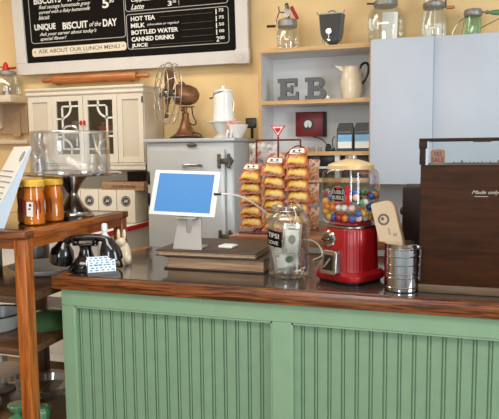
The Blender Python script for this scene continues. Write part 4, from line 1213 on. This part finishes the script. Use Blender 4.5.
def bill(loc, rot, lab, seal=False, fold=0.006):
    root = thing('dollar_bill', lab, 'money', loc, group='dollar bills in the tip jar', rot=rot)
    def cur(x): return fold * math.cos(x / 0.078 * PI)
    q = MB()
    n_ = 12
    vs_ = [[q.bm.verts.new((-0.033 + 0.066 * i / n_ if False else -0.0325 + 0.065 * i / n_, -cur(-0.0325 + 0.065 * i / n_), z)) for i in range(n_ + 1)] for z in (-0.055, 0.055)]
    for i in range(n_): q.bm.faces.new((vs_[0][i], vs_[0][i + 1], vs_[1][i + 1], vs_[1][i]))
    p = q.build('paper', M_bill, root, recalc=False)
    md = p.modifiers.new('solid', 'SOLIDIFY'); md.thickness = 0.0006
    q = MB()
    def onb(fn):
        q2 = MB(); fn(q2)
        for v in q2.bm.verts: v.co.y += -cur(v.co.x)
        me = bpy.data.meshes.new('t'); q2.bm.to_mesh(me); q2.bm.free(); q.bm.from_mesh(me); bpy.data.meshes.remove(me)
    def fr_(m2):
        for k in range(6):
            x0 = -0.027 + 0.009 * k
            m2.box(x0, x0 + 0.009, -0.0012, -0.0004, 0.048, 0.050); m2.box(x0, x0 + 0.009, -0.0012, -0.0004, -0.050, -0.048)
        m2.box(-0.028, -0.026, -0.0012, -0.0004, -0.05, 0.05); m2.box(0.026, 0.028, -0.0012, -0.0004, -0.05, 0.05)
        for k in range(4): m2.box(-0.016 + 0.008 * k, -0.008 + 0.008 * k, -0.0012, -0.0004, 0.034, 0.040)
    onb(fr_)
    onb(lambda m2: m2.disc(0.016, -0.0012, -0.0004, (0, 0.0), 20, sx=0.8))
    onb(lambda m2: m2.text('1', -0.022, -0.014, -0.046, -0.034, -0.0004)); onb(lambda m2: m2.text('1', 0.014, 0.022, 0.034 - 0.0, 0.046, -0.0004))
    q.build('print', M_billink, p)
    if seal:
        q = MB(); q.disc(0.010, -0.0016, -0.0010, (0, -0.002), 18)
        for v in q.bm.verts: v.co.y += -cur(v.co.x)
        q.build('seal', M_billgreen, p)
    return root


jx, jy = -0.510, 2.065
bill((jx + 0.020, jy - 0.030, CT + 0.135), (R(-4), R(4), R(10)), 'dollar bill standing upright beside the black label in the tip jar')
bill((jx + 0.008, jy - 0.026, CT + 0.064), (R(-8), R(82), R(16)), 'dollar bill lying sideways with green seal low in the tip jar', True)
bill((jx - 0.031, jy - 0.006, CT + 0.068), (R(-6), R(-16), R(-22)), 'dollar bill leaning under the black label at the left of the tip jar')
bill((jx + 0.000, jy - 0.002, CT + 0.062), (R(8), R(24), R(-6)), 'folded dollar bill in the middle bottom of the tip jar', False, 0.014)
bill((jx - 0.004, jy + 0.034, CT + 0.070), (R(10), R(-70), R(0)), 'dollar bill lying sideways against the back of the tip jar')

# ------------------------------------------------------------------ gumball machine
GX, GY, GR = -0.287, 2.045, R(-31)
gm = thing('gumball_machine', 'red gumball machine with glass globe and tan lid', 'gumball machine', (GX, GY, CT), rotz=GR)
MB().lathe([(0.082, 0.0), (0.084, 0.012)], power=6, n=48).build('rubber_foot', M_black, gm)
MB().lathe([(0.0, 0.012), (0.092, 0.012), (0.095, 0.018), (0.094, 0.032), (0.083, 0.044), (0.0, 0.05)], power=5, n=64).build('base', M_red, gm)


def ribs(a):
    d_ = math.degrees(a) % 360
    # ribbed curved corners, plain front face (pointing to -y = 270 deg)
    for cdeg in (315, 225, 45, 135):
        if abs(d_ - cdeg) < 22:
            return 1.0 + 0.012 * math.cos((d_ - cdeg) / 44.0 * 2 * PI * 4)
    return 1.0


MB().lathe([(0.0, 0.044), (0.083, 0.044), (0.0815, 0.06), (0.080, 0.13), (0.078, 0.178), (0.074, 0.186), (0.0, 0.187)], power=3.2, n=144, shape=ribs).build('body', M_red, gm)
MB().lathe([(0.071, 0.186), (0.077, 0.189), (0.077, 0.194), (0.066, 0.197)], power=3.4, n=64).build('globe_ring', M_steel, gm)
MB().lathe([(0.062, 0.197), (0.073, 0.202), (0.0805, 0.214), (0.0825, 0.24), (0.0825, 0.352), (0.079, 0.371), (0.068, 0.382)], power=4.2, n=64, cap=False).build('globe', G_jar, gm)
MB().lathe([(0.0, 0.381), (0.069, 0.381), (0.0695, 0.394), (0.066, 0.399), (0.042, 0.408), (0.018, 0.415), (0.0, 0.416)], power=3.0, n=64).build('lid', M_tan, gm)
MB().lathe([(0.016, 0.414), (0.020, 0.418), (0.018, 0.426), (0.008, 0.430), (0.0, 0.4305)]).build('lid_lock', M_chrome, gm)
kn = MB().lathe([(0.029, 0.0), (0.029, 0.006), (0.025, 0.010), (0.0, 0.011)], n=8, M=Matrix.Translation((-0.024, -0.078, 0.150)) @ Matrix.Rotation(R(90), 4, 'X')).build('coin_plate', M_chrome, gm)
q = MB(); q.lathe([(0.019, 0.010), (0.019, 0.016), (0.0, 0.017)], n=24, M=Matrix.Translation((-0.024, -0.078, 0.150)) @ Matrix.Rotation(R(90), 4, 'X'))
q.box(-0.040, -0.008, -0.106, -0.094, 0.145, 0.155, bev=0.003)
q.build('turn_knob', M_darksteel, kn)
chu = MB().prism([(-0.046, 0.052), (0.014, 0.052), (0.018, 0.060), (0.013, 0.124), (0.006, 0.130), (-0.040, 0.130), (-0.047, 0.124), (-0.051, 0.060)], -0.104, -0.074)
for v in chu.bm.verts:
    if v.co.y < -0.09: v.co.y -= 0.012 * (0.130 - v.co.z) / 0.078
bmesh.ops.translate(chu.bm, vec=(0.014, 0, -0.016), verts=chu.bm.verts)
chute = chu.build('chute', M_steel, gm, bevel=0.002)
q = MB(); q.prism([(-0.038, 0.066), (0.004, 0.066), (0.001, 0.116), (-0.035, 0.116)], -0.1085, -0.100)
for v in q.bm.verts:
    if v.co.y < -0.104: v.co.y -= 0.010 * (0.130 - v.co.z) / 0.078
bmesh.ops.translate(q.bm, vec=(0.014, 0, -0.016), verts=q.bm.verts)
dr_ = q.build('chute_door', M_black, chute)
q = MB(); q.prism([(-0.035, 0.074), (-0.026, 0.074), (0.001, 0.106), (-0.006, 0.108)], -0.1195, -0.108); bmesh.ops.translate(q.bm, vec=(0.014, 0, -0.016), verts=q.bm.verts); q.build('door_stripe', M_chrome, dr_)
# decal on the glass, facing the room
dm_ = Matrix.Rotation(R(40), 4, 'Z')
q = MB(); q.disc(0.0295, -0.0846, -0.0835, (0.016, 0.300), 32, sx=1.0)
dc = q.build('decal', M_board, gm)
dc['label'] = 'round dark badge on the glass'
q = MB(); q.ring(0.027, 0.0285, -0.0852, -0.0844, (0.016, 0.300), 32)
q.text('DUBBLE', -0.008, 0.040, 0.302, 0.315, -0.0846, fat=0.01); q.text('BUBBLE', -0.008, 0.040, 0.284, 0.297, -0.0846, fat=0.01)
q.build('decal_lettering', M_chalk2, dc)
MB().box(0.008, 0.024, -0.0853, -0.0844, 0.319, 0.325).build('decal_red', M_redtag, dc); MB().box(0.006, 0.026, -0.0853, -0.0844, 0.274, 0.279).build('decal_red', M_redtag, dc)
q = MB(); q.box(0.049, 0.061, -0.0835, -0.0828, 0.270, 0.330); q.build('red_tag', M_redtag, gm)
MB().lathe([(0.066, 0.1975), (0.056, 0.214), (0.046, 0.222), (0.0, 0.225)], power=3.0, n=48).build('dispensing_plate', M_red, gm)
MB().cyl((0, 0, 0.225), (0, 0, 0.381), 0.004).build('centre_rod', M_steel, gm)

# gumballs: resting against the glass and over the heap
GB = {'blue': (44, 92, 170), 'green': (70, 148, 84), 'white': (236, 232, 222), 'yellow': (236, 184, 66), 'orange': (232, 130, 50), 'red': (188, 30, 38), 'pink': (240, 196, 178)}
gm_m = {k: mat('gumball_' + k, v, 0.25, vary=0.03, coat=0.4) for k, v in GB.items()}
gproto = {}
gmat = Matrix.Translation((GX, GY, CT)) @ Matrix.Rotation(GR, 4, 'Z')
gr_ = 0.0118
cells = []
def sect(a, pw=4.2): return 1.0 / ((abs(math.cos(a)) ** pw + abs(math.sin(a)) ** pw) ** (1 / pw))
rnd = random.Random(11)
heap = lambda x, y: 0.292 + 0.008 * math.sin(x * 30) + 0.012 * (1 - (x * x + y * y) / 0.008)
for lay in range(6):
    z = 0.2200 + lay * 0.0178
    rr = 0.0700 - (0.010 if lay == 0 else 0.0)
    off = lay * 0.5
    per = 0.0
    N_ = 720
    pts = []
    last = None; first = None
    for i in range(N_):
        a = 2 * PI * (i / N_) + off * 0.155
        p = Vector((rr * sect(a) * math.cos(a), rr * sect(a) * math.sin(a), z))
        if last is None or ((p - last).length > 2 * gr_ + 0.0004 and (p - first).length > 2 * gr_ + 0.0004):
            pts.append(p); last = p
            if first is None: first = p
    for p in pts:
        if z + gr_ * 0.5 < heap(p.x, p.y) + 0.010:
            cells.append(p)
for ix in range(-3, 4):
    for iy in range(-3, 4):
        x = ix * 0.0242 + (0.0121 if iy % 2 else 0); y = iy * 0.0215
        if abs(x) > 0.047 or abs(y) > 0.047 or math.hypot(x, y) < 0.019: continue
        for z in (heap(x, y) - 0.004,):
            cells.append(Vector((x, y, z)))
kept = []
for p in cells:
    if all((p - k).length > 2 * gr_ * 0.985 for k in kept): kept.append(p)
names = list(GB)
for p in kept:
    wp = gmat @ p
    left = (p.x < -0.03)
    wts = [2, 3, 5, 2, 3, 2, 2] if not left else [0.6, 0.8, 0.6, 4, 6, 4, 1]
    cn = rnd.choices(names, wts)[0]
    if cn not in gproto:
        o = MB().ball((0, 0, 0), gr_, u=16, v=12).build('gumball', gm_m[cn])
        tag(o, f'{cn} gumball inside the glass globe of the red machine', 'gumball', f'{cn} gumballs in the glass globe')
        gproto[cn] = o
    else:
        o = gproto[cn].copy(); COL.objects.link(o)
    o.location = wp

# ------------------------------------------------------------------ tin with cards
tn = thing('sifter_tin', 'shiny ringed metal tin holding kraft cards next to the register', 'tin', (-0.110, 1.945, CT))
prof = [(0.0, 0.002), (0.050, 0.0), (0.0535, 0.003), (0.0535, 0.010)]
for z in (0.014, 0.045, 0.058, 0.085, 0.112, 0.135):
    prof += [(0.0535, z - 0.002), (0.0555, z), (0.0535, z + 0.002)]
prof += [(0.0535, 0.146), (0.0555, 0.149), (0.0555, 0.152), (0.0525, 0.152), (0.0525, 0.006), (0.0, 0.006)]
MB().lathe(prof, n=56, cap=False).build('tin_body', M_chrome, tn)
q = MB(); q.tube([(0.045, -0.03, 0.150), (0.058, -0.035, 0.146), (0.058, -0.035, 0.10), (0.056, -0.034, 0.04)], 0.004, smooth=1); q.box(0.046, 0.060, -0.042, -0.030, 0.138, 0.150, bev=0.002); q.build('handle_bracket', M_darksteel, tn)
cdr = thing('card_stack', 'stack of tan rounded cards leaning left in the metal tin', 'cards', (-0.108, 1.952, CT + 0.0125), rot=(R(-2), R(-15), R(-12)))
def rcard(w_, h_, r_):
    pts = [(-w_ / 2, 0.152), (-0.016, 0.146), (-0.012, 0), (0.024, 0), (w_ / 2, 0.146)]
    for (cx, a0) in ((w_ / 2 - r_, 0), (-w_ / 2 + r_ * 0.25, 90)):
        rr = r_ if a0 == 0 else r_ * 0.25
        for k in range(7):
            a = R(a0 + 15 * k); pts.append((cx + rr * math.cos(a), h_ - rr + rr * math.sin(a)))
    return pts
MB().prism(rcard(0.074, 0.276, 0.030), -0.008, 0.020).build('cards', M_kraft_e, cdr)
fc_ = MB().prism(rcard(0.074, 0.276, 0.030), -0.0092, -0.0078).build('front_card', M_kraft, cdr)
q = MB(); q.ring(0.0125, 0.0190, -0.0098, -0.009, (-0.006, 0.218), 28)
q.build('print_ring', M_stripink, fc_)
MB().box(0.000, 0.006, -0.0098, -0.009, 0.165, 0.188).build('print_bar', M_inkgrey, fc_)
MB().text('KD', 0.014, 0.026, 0.158, 0.168, -0.0090).build('print_letters', M_stripink, fc_)
MB().disc(0.0055, -0.0098, -0.009, (-0.009, 0.221), 20).build('print_disc', M_stripink, fc_)

# ------------------------------------------------------------------ cash register
rg = thing('cash_register', 'dark wooden antique cash register with NO SALE flag at right', 'cash register', (-0.056, 1.925, CT))
RW = 0.48
MB().box(0.0, RW, 0.0, 0.30, 0.025, 0.398, bev=0.003).build('case', M_reg, rg)
MB().box(-0.002, RW + 0.002, -0.006, 0.302, 0.0, 0.026, bev=0.003).build('base_strip', M_regstrip, rg)
q = MB(); q.box(-0.004, 0.014, -0.002, 0.020, 0.398, 0.475, bev=0.002); q.box(-0.006, 0.018, -0.004, 0.022, 0.448, 0.470, bev=0.002); q.build('display_post', M_darkbox, rg)
MB().box(RW - 0.014, RW + 0.004, -0.002, 0.020, 0.398, 0.475, bev=0.002).build('display_post', M_darkbox, rg)
MB().box(-0.004, 0.014, 0.18, 0.20, 0.398, 0.475).build('display_post', M_darkbox, rg)
MB().box(RW - 0.014, RW + 0.004, 0.18, 0.20, 0.398, 0.475).build('display_post', M_darkbox, rg)
q = MB(); q.box(-0.006, RW + 0.006, -0.004, 0.022, 0.470, 0.479, bev=0.002); q.box(-0.006, RW + 0.006, 0.178, 0.202, 0.470, 0.479, bev=0.002); q.box(0.15, 0.20, -0.006, 0.0, 0.466, 0.474)
q.build('display_cap', M_darkbox, rg)
MB().box(0.014, RW - 0.014, 0.008, 0.010, 0.398, 0.470).build('display_glass', G_clear, rg)
q = MB(); q.box(0.014, 0.022, 0.003, 0.016, 0.398, 0.470); q.build('glass_bead', M_chrome, rg)
q = MB()
q.box(0.024, RW - 0.016, 0.004, 0.007, 0.398, 0.402)
for k in range(34):
    x = 0.085 + k * 0.0115
    hgt = 0.405 + 0.003 * abs(math.sin(k * 1.7)) + (0.004 if k % 9 == 3 else 0)
    q.prism([(x - 0.006, 0.401), (x + 0.006, 0.401), (x + 0.002, hgt), (x - 0.002, hgt)], 0.004, 0.007)
q.build('crest_strip', M_hinge, rg)
q = MB()
q.prism([(0.028, 0.399), (0.071, 0.399), (0.071, 0.439), (0.067, 0.444), (0.052, 0.4445), (0.050, 0.448), (0.048, 0.4445), (0.032, 0.444), (0.028, 0.439)], 0.022, 0.026)
fl = q.build('sale_flag', M_browntag, rg); fl['label'] = 'orange brown NO SALE flag'
q = MB(); q.text('NO', 0.040, 0.060, 0.424, 0.438, 0.022, fat=0.01); q.text('SALE', 0.032, 0.067, 0.406, 0.421, 0.022, fat=0.01); q.build('flag_lettering', M_ink, fl)
q = MB(); q.text('Made only', 0.150, 0.228, 0.307, 0.321, -0.0002, 0.35, 0.01); q.box(0.158, 0.196, -0.001, 0.0003, 0.302, 0.3035); q.build('script_lettering', M_chalk2, rg)
db = thing('dark_cabinet', 'plain dark brown wooden box standing behind the cash register', 'box', (-0.128, 2.26, CT))
MB().box(0, 0.42, 0, 0.26, 0.0, 0.306, bev=0.004).build('case', M_darkbox, db)
q = MB(); q.ball((-0.004, 0.06, 0.215), 0.012, 0.7, 1, 1.3); q.build('side_knob', M_black, db)

# ------------------------------------------------------------------ telephone and cards
ph = thing('telephone', 'black antique desk telephone with handset across its cradle', 'telephone', (-1.276, 1.960, CT), rotz=R(8))
MB().lathe([(0.0, 0.0), (0.068, 0.0), (0.070, 0.007), (0.062, 0.016), (0.044, 0.034), (0.030, 0.055), (0.022, 0.080), (0.024, 0.092), (0.034, 0.100), (0.0, 0.102)], n=40).build('base', M_bake, ph)
q = MB()
q.box(-0.050, 0.050, -0.012, 0.012, 0.094, 0.103, bev=0.004)
for sx_ in (-1, 1):
    for sy_ in (-1, 1):
        q.tube([(sx_ * 0.036, sy_ * 0.008, 0.099), (sx_ * 0.042, sy_ * 0.022, 0.110), (sx_ * 0.044, sy_ * 0.024, 0.126)], 0.0055, smooth=1)
q.build('cradle', M_bake, ph)
q = MB(); q.lathe([(0.026, 0.0), (0.026, 0.008), (0.020, 0.011), (0.0, 0.011)], n=28, M=Matrix.Translation((0.0, -0.040, 0.034)) @ Matrix.Rotation(R(52), 4, 'X')); dlp = q.build('dial', M_bake, ph)
hs = MB()
hs.tube([(-0.098, 0, 0.090), (-0.078, 0, 0.108), (-0.045, 0, 0.124), (0.04, 0, 0.127), (0.080, 0, 0.122), (0.105, 0, 0.106)], 0.0130, 12, smooth=2)
hso = hs.build('handset', M_bake, ph)
MB().lathe([(0.018, 0.035), (0.026, 0.020), (0.042, 0.0), (0.046, -0.022), (0.044, -0.050), (0.038, -0.055), (0.0, -0.050)], n=28, M=Matrix.Translation((-0.094, 0, 0.076)) @ Matrix.Rotation(R(12), 4, 'Y')).build('mouthpiece', M_bake, hso)
MB().lathe([(0.018, 0.040), (0.028, 0.020), (0.038, 0.0), (0.042, -0.022), (0.040, -0.045), (0.034, -0.050), (0.0, -0.046)], n=28, M=Matrix.Translation((0.096, 0, 0.084)) @ Matrix.Rotation(R(-14), 4, 'Y')).build('earpiece', M_bake, hso)
MB().tube([(0.108, 0.01, 0.045), (0.135, 0.0, 0.05), (0.140, 0.01, 0.014), (0.11, 0.05, 0.007), (0.05, 0.07, 0.007)], 0.005, smooth=2).build('cord', M_black, ph)
# spare slack of cord at earpiece
ch_ = thing('card_holder', 'chrome card holder with blue printed cards before the telephone', 'card holder', (-1.172, 1.905, CT), rotz=R(38))
q = MB(); q.box(-0.055, 0.055, -0.022, 0.022, 0.0, 0.005, bev=0.002); q.box(-0.055, 0.055, -0.024, -0.020, 0.0, 0.014); q.prism([(-0.055, 0.0), (-0.052, 0.0), (-0.052, 0.05), (-0.055, 0.05)], 0.010, 0.016); q.tube([(-0.05, 0.018, 0.005), (-0.055, 0.024, 0.05), (-0.045, 0.03, 0.068)], 0.003, smooth=1); q.build('holder', M_chrome, ch_)
cdn = thing('business_cards', 'white cards with blue print tilted back in the chrome holder', 'cards', (-1.172, 1.902, CT + 0.0065), rot=(R(-24), 0, R(38)))
MB().box(-0.050, 0.050, -0.003, 0.008, 0.0, 0.062).build('cards', M_bluecard, cdn)
q = MB()
rr2 = random.Random(5)
for row, z in enumerate((0.010, 0.019, 0.029, 0.038, 0.047, 0.056)):
    x = -0.044 + 0.004 * (row % 2)
    while x < 0.040:
        l_ = rr2.uniform(0.005, 0.012)
        q.box(x, min(x + l_, 0.046), -0.0036, -0.0028, z - 0.0022, z + 0.0022)
        x += l_ + rr2.uniform(0.006, 0.012)
q.text('thank you', -0.030, 0.028, 0.0245, 0.0345, -0.003, 0.3, 0.01)
q.build('card_print', M_blueink, cdn)

wbot = thing('spray_bottle', 'white plastic bottle standing behind the telephone', 'bottle', (-1.268, 2.085, CT))
MB().lathe([(0.0, 0.0), (0.024, 0.0), (0.026, 0.004), (0.026, 0.085), (0.022, 0.105), (0.011, 0.122), (0.010, 0.135)], n=28).build('bottle', M_plastic, wbot)
MB().lathe([(0.012, 0.134), (0.012, 0.158), (0.009, 0.165), (0.0, 0.166)], n=20).build('cap', M_plastic, wbot)

fg = thing('ceramic_figurine', 'small cream china figurine with two upright ears right of telephone', 'figurine', (-1.205, 2.115, CT))
q = MB()
q.lathe([(0.0, 0.0), (0.030, 0.0), (0.034, 0.006), (0.035, 0.030), (0.030, 0.058), (0.022, 0.078), (0.010, 0.09), (0, 0.092)], n=28, sy=0.85)
q.ball((-0.002, -0.012, 0.088), 0.021, 1, 1, 0.95)
q.ball((0.026, -0.014, 0.022), 0.017, 1, 1, 1.2); q.ball((-0.020, -0.020, 0.018), 0.015, 1, 1, 1.1)
q.build('body', M_ivory, fg)
for s in (-1, 1):
    MB().ball((s * 0.013 - 0.002, -0.006, 0.118), 0.010, 0.75, 0.5, 2.3, M=None).build('ear', M_ivory, fg)
q = MB(); q.ball((-0.030, -0.020, 0.035), 0.013, 0.8, 0.9, 1.8); q.ball((-0.034, -0.02, 0.012), 0.012); q.build('brown_base', M_kraft_e, fg)

# ------------------------------------------------------------------ things on the display table
TT = 1.2012
ck = thing('cake_stand', 'dark chrome pedestal cake stand on the glass topped table', 'cake stand', (-1.458, 2.155, TT))
MB().lathe([(0.0, 0.0), (0.086, 0.0), (0.087, 0.005), (0.080, 0.012), (0.078, 0.022), (0.068, 0.028), (0.052, 0.040), (0.034, 0.070), (0.024, 0.088), (0.022, 0.098), (0.026, 0.108), (0.045, 0.140), (0.066, 0.164), (0.074, 0.170), (0.0, 0.171)], n=56).build('pedestal', M_pewter, ck)
MB().lathe([(0.0, 0.170), (0.195, 0.172), (0.204, 0.176), (0.205, 0.182), (0.198, 0.185), (0.0, 0.183)], n=72).build('plate', M_chrome, ck)
dmx = thing('cake_dome', 'clear straight sided dome cover on the cake stand', 'dome', (-1.458, 2.155, TT + 0.1852))
MB().lathe([(0.163, 0.0), (0.163, 0.006), (0.160, 0.012), (0.157, 0.160), (0.155, 0.165), (0.150, 0.168), (0.0, 0.170)], n=72, cap=False).build('cover', G_dome, dmx)
q = MB(); q.tube([(-0.035, 0, 0.170), (-0.028, 0, 0.182), (-0.008, 0, 0.190), (0.012, 0, 0.190), (0.030, 0, 0.182), (0.037, 0, 0.170)], 0.005, smooth=2); q.build('dome_handle', M_chrome, dmx)

def honey(loc, lab, rz):
    h_ = thing('honey_jar', lab, 'jar', loc, rz, 'honey jars on the glass table'); h_.scale = (0.9, 0.9, 0.98)
    MB().lathe([(0.0, 0.001), (0.036, 0.001), (0.041, 0.006), (0.042, 0.050), (0.038, 0.068), (0.041, 0.085), (0.0415, 0.105), (0.037, 0.125), (0.034, 0.140), (0.0, 0.141)], n=36).build('honey', M_honey, h_)
    MB().lathe([(0.0, 0.0), (0.037, 0.0), (0.0425, 0.005), (0.0435, 0.050), (0.0395, 0.068), (0.0425, 0.085), (0.043, 0.106), (0.0385, 0.126), (0.036, 0.146)], n=36, cap=False).build('jar_glass', G_honey, h_)
    MB().lathe([(0.0, 0.146), (0.043, 0.146), (0.044, 0.150), (0.044, 0.166), (0.041, 0.170), (0.0, 0.1705)], n=36, shape=lambda a: 1 + 0.006 * math.cos(a * 30)).build('lid', M_yellow, h_)
    q = MB(); q.prism([(-0.013, 0.036), (0.013, 0.034), (0.014, 0.088), (-0.012, 0.090)], -0.0452, -0.0402); lb = q.build('label', M_honey2, h_)
    q = MB(); q.box(-0.002, 0.008, -0.0456, -0.0451, 0.072, 0.082); q.box(-0.006, 0.004, -0.0456, -0.0451, 0.060, 0.066); q.build('label_print', M_ink, lb)
    q = MB()
    for sx_ in (-1, 1):
        q.tube([(sx_ * 0.020, -0.0400, 0.095), (sx_ * 0.028, -0.0345, 0.075), (sx_ * 0.024, -0.0375, 0.040)], 0.0022, smooth=1)
        q.tube([(sx_ * 0.034, -0.029, 0.096), (sx_ * 0.037, -0.024, 0.07), (sx_ * 0.036, -0.026, 0.045)], 0.0022, smooth=1)
    q.build('bee_print', M_honeyred, h_)
    return h_
h0 = honey((-1.438, 1.880, TT), 'front honey jar with yellow lid and white label', R(14))
dup(h0, None, (-1.510, 1.935, TT), 'honey jar beside the menu stand, left of the front honey jar', None, (0, 0, R(40)))
dup(h0, None, (-1.438, 1.996, TT), 'honey jar standing behind the other two honey jars', None, (0, 0, R(-30)))

# slanted paper sign stand
sn = thing('menu_stand', 'slanted paper menu stand at the left edge of the glass table', 'sign', (-1.512, 1.712, TT), rotz=R(-38))
def wedge(q, pts, x0, x1):
    a = [q.bm.verts.new((x0, y, z)) for y, z in pts]; b2 = [q.bm.verts.new((x1, y, z)) for y, z in pts]
    q.bm.faces.new(a); q.bm.faces.new(b2[::-1])
    for i in range(len(pts)):
        j = (i + 1) % len(pts); q.bm.faces.new((a[j], a[i], b2[i], b2[j]))
q = MB(); wedge(q, [(0.0, 0.0), (0.060, 0.0), (0.168, 0.284), (0.163, 0.288)], -0.24, 0.0); q.build('stand_wedge', M_bluecard2, sn)
q = MB(); wedge(q, [(-0.002, 0.002), (0.0, 0.0), (0.1645, 0.2895), (0.1625, 0.2905)], -0.24, 0.002); shp = q.build('paper_sheet', M_paper, sn)
ang = math.atan2(0.1635, 0.288)
PM = Matrix.Translation((0, -0.0022, 0.002)) @ Matrix.Rotation(-ang, 4, 'X')
q = MB(); q.ring(0.016, 0.021, -0.0012, 0.0006, (-0.034, 0.290), 28, M=PM); 
for v in q.bm.verts: pass
q.ring(0.009, 0.011, -0.0012, 0.0006, (-0.034, 0.290), 20, M=PM)
for k in range(9):
    z = 0.225 - k * 0.022
    q.box(-0.22, -0.045 + 0.02 * (k % 3), -0.0012, 0.0006, z, z + 0.004, M=PM)
q.build('sheet_print', M_inkgrey, shp)
# black utensil behind
tg = thing('black_tongs', 'black tongs leaning behind the honey jars and menu stand', 'tongs', (-1.70, 1.99, TT))
q = MB(); q.tube([(0.0, 0.0, 0.006), (0.0, 0.02, 0.10), (0.03, 0.03, 0.19), (0.06, 0.035, 0.235)], 0.008, smooth=1); q.tube([(-0.035, 0.06, 0.006), (-0.01, 0.05, 0.10), (0.0, 0.05, 0.17)], 0.009, smooth=1); q.build('arms', M_black, tg)
cu = thing('cup_stack', 'stack of cloudy clear cups between honey jars and cake stand', 'cups', (-1.575, 2.27, TT))
MB().lathe([(0.0, 0.001), (0.030, 0.0), (0.033, 0.01), (0.042, 0.11), (0.044, 0.115), (0.041, 0.115), (0.031, 0.01), (0.0, 0.006)], n=30, cap=False).build('cup', G_cup, cu)
MB().lathe([(0.036, 0.02), (0.044, 0.125), (0.046, 0.13), (0.043, 0.13), (0.035, 0.02)], n=30, cap=False).build('cup', G_cup, cu)

# ------------------------------------------------------------------ things on the table shelves
lathe_thing('round_platter', 'pale round platter on the top shelf of the oak table', 'platter', (-1.562, 2.12, 0.9685), [(0.0, 0.004), (0.10, 0.0), (0.12, 0.006), (0.155, 0.026), (0.160, 0.031), (0.150, 0.029), (0.118, 0.014), (0.0, 0.012)], M_platter, n=56)
for i, (x, y, lab) in enumerate(((-1.745, 1.98, 'silver canister on the table shelf nearest the front leg'), (-1.735, 2.28, 'silver canister farther back on the table shelf'))):
    cn_ = thing('tin_canister', lab, 'canister', (x, y, 0.9685), group='silver canisters under the glass top')
    MB().lathe([(0.0, 0.0), (0.050, 0.0), (0.051, 0.003), (0.051, 0.118), (0.0, 0.119)], n=36).build('can', M_steel, cn_)
    MB().lathe([(0.052, 0.112), (0.053, 0.116), (0.053, 0.132), (0.0, 0.135)], n=36).build('lid', M_steel, cn_)
lathe_thing('enamel_pan', 'white enamel pan with dark rim on the middle table shelf', 'pan', (-1.655, 1.90, 0.7805), [(0.0, 0.004), (0.080, 0.0), (0.088, 0.006), (0.104, 0.062), (0.108, 0.064), (0.100, 0.062), (0.084, 0.010), (0.0, 0.008)], M_pan, n=48)
bpy.data.objects['enamel_pan']['category'] = 'pan'
pan = bpy.data.objects['enamel_pan']
pr = MB(); pr.tube(circ(0.1065, 0.0645, 48), 0.0035, 8, True); pr.build('rim', M_black, pan)
lathe_thing('green_bowl', 'dark green bowl turned upside down on the middle table shelf', 'bowl', (-1.485, 2.0, 0.7805), [(0.106, 0.0), (0.108, 0.004), (0.100, 0.009), (0.090, 0.022), (0.074, 0.042), (0.048, 0.056), (0.020, 0.060), (0.0, 0.061)], M_greenbowl, n=48)

def scallop(k, amp): return lambda a: 1 + amp * abs(math.sin(a * k / 2))
def scalloped(name, lab, loc, r_, h_):
    p_ = thing(name, lab, 'cake stand', loc)
    MB().lathe([(0.0, 0.0), (0.055, 0.0), (0.055, 0.005), (0.022, 0.016), (0.018, h_ - 0.02), (0.06, h_ - 0.004), (0.0, h_ - 0.002)], n=36).build('foot', M_taupe, p_)
    MB().lathe([(0.0, h_ - 0.003), (r_ - 0.008, h_ - 0.003), (r_, h_ - 0.020), (r_ + 0.002, h_ - 0.018), (r_, h_ + 0.003), (r_ - 0.010, h_ + 0.005), (0.0, h_ + 0.003)], n=144, shape=scallop(28, 0.035)).build('plate', M_taupe, p_)
    return p_
scalloped('scalloped_stand', 'grey scalloped cake stand on the lowest table shelf, at back', (-1.84, 2.13, 0.4205), 0.108, 0.085)
scalloped('scalloped_stand', 'low grey scalloped cake stand in front on the lowest shelf', (-1.785, 1.905, 0.4205), 0.095, 0.035)
gd = thing('glass_dish', 'clear glass dish on the lowest table shelf behind the leg', 'dish', (-1.60, 2.12, 0.4205))
MB().lathe([(0.0, 0.002), (0.06, 0.0), (0.11, 0.03), (0.118, 0.06), (0.114, 0.06), (0.105, 0.03), (0.0, 0.006)], n=40, cap=False).build('dish', G_clear, gd)
for (x, y, lab) in ((-1.575, 1.90, 'jade green ribbed goblet left of the front table leg, at bottom'), (-1.475, 1.91, 'jade green ribbed bowl right of the front table leg, at bottom')):
    g_ = thing('green_goblet', lab, 'goblet', (x, y, 0.4205), group='jade green glassware on the lowest shelf')
    if 'goblet' in lab:
        MB().lathe([(0.0, 0.0), (0.036, 0.0), (0.034, 0.006), (0.014, 0.014), (0.014, 0.024), (0.030, 0.036), (0.038, 0.056), (0.034, 0.060), (0.0, 0.062)], n=96, shape=lambda a: 1 + 0.02 * math.cos(a * 16)).build('bowl', M_jade, g_)
    else:
        MB().lathe([(0.0, 0.0), (0.036, 0.0), (0.042, 0.02), (0.040, 0.045), (0.030, 0.058), (0.0, 0.062)], n=96, shape=lambda a: 1 + 0.02 * math.cos(a * 16)).build('bowl', M_jade, g_)
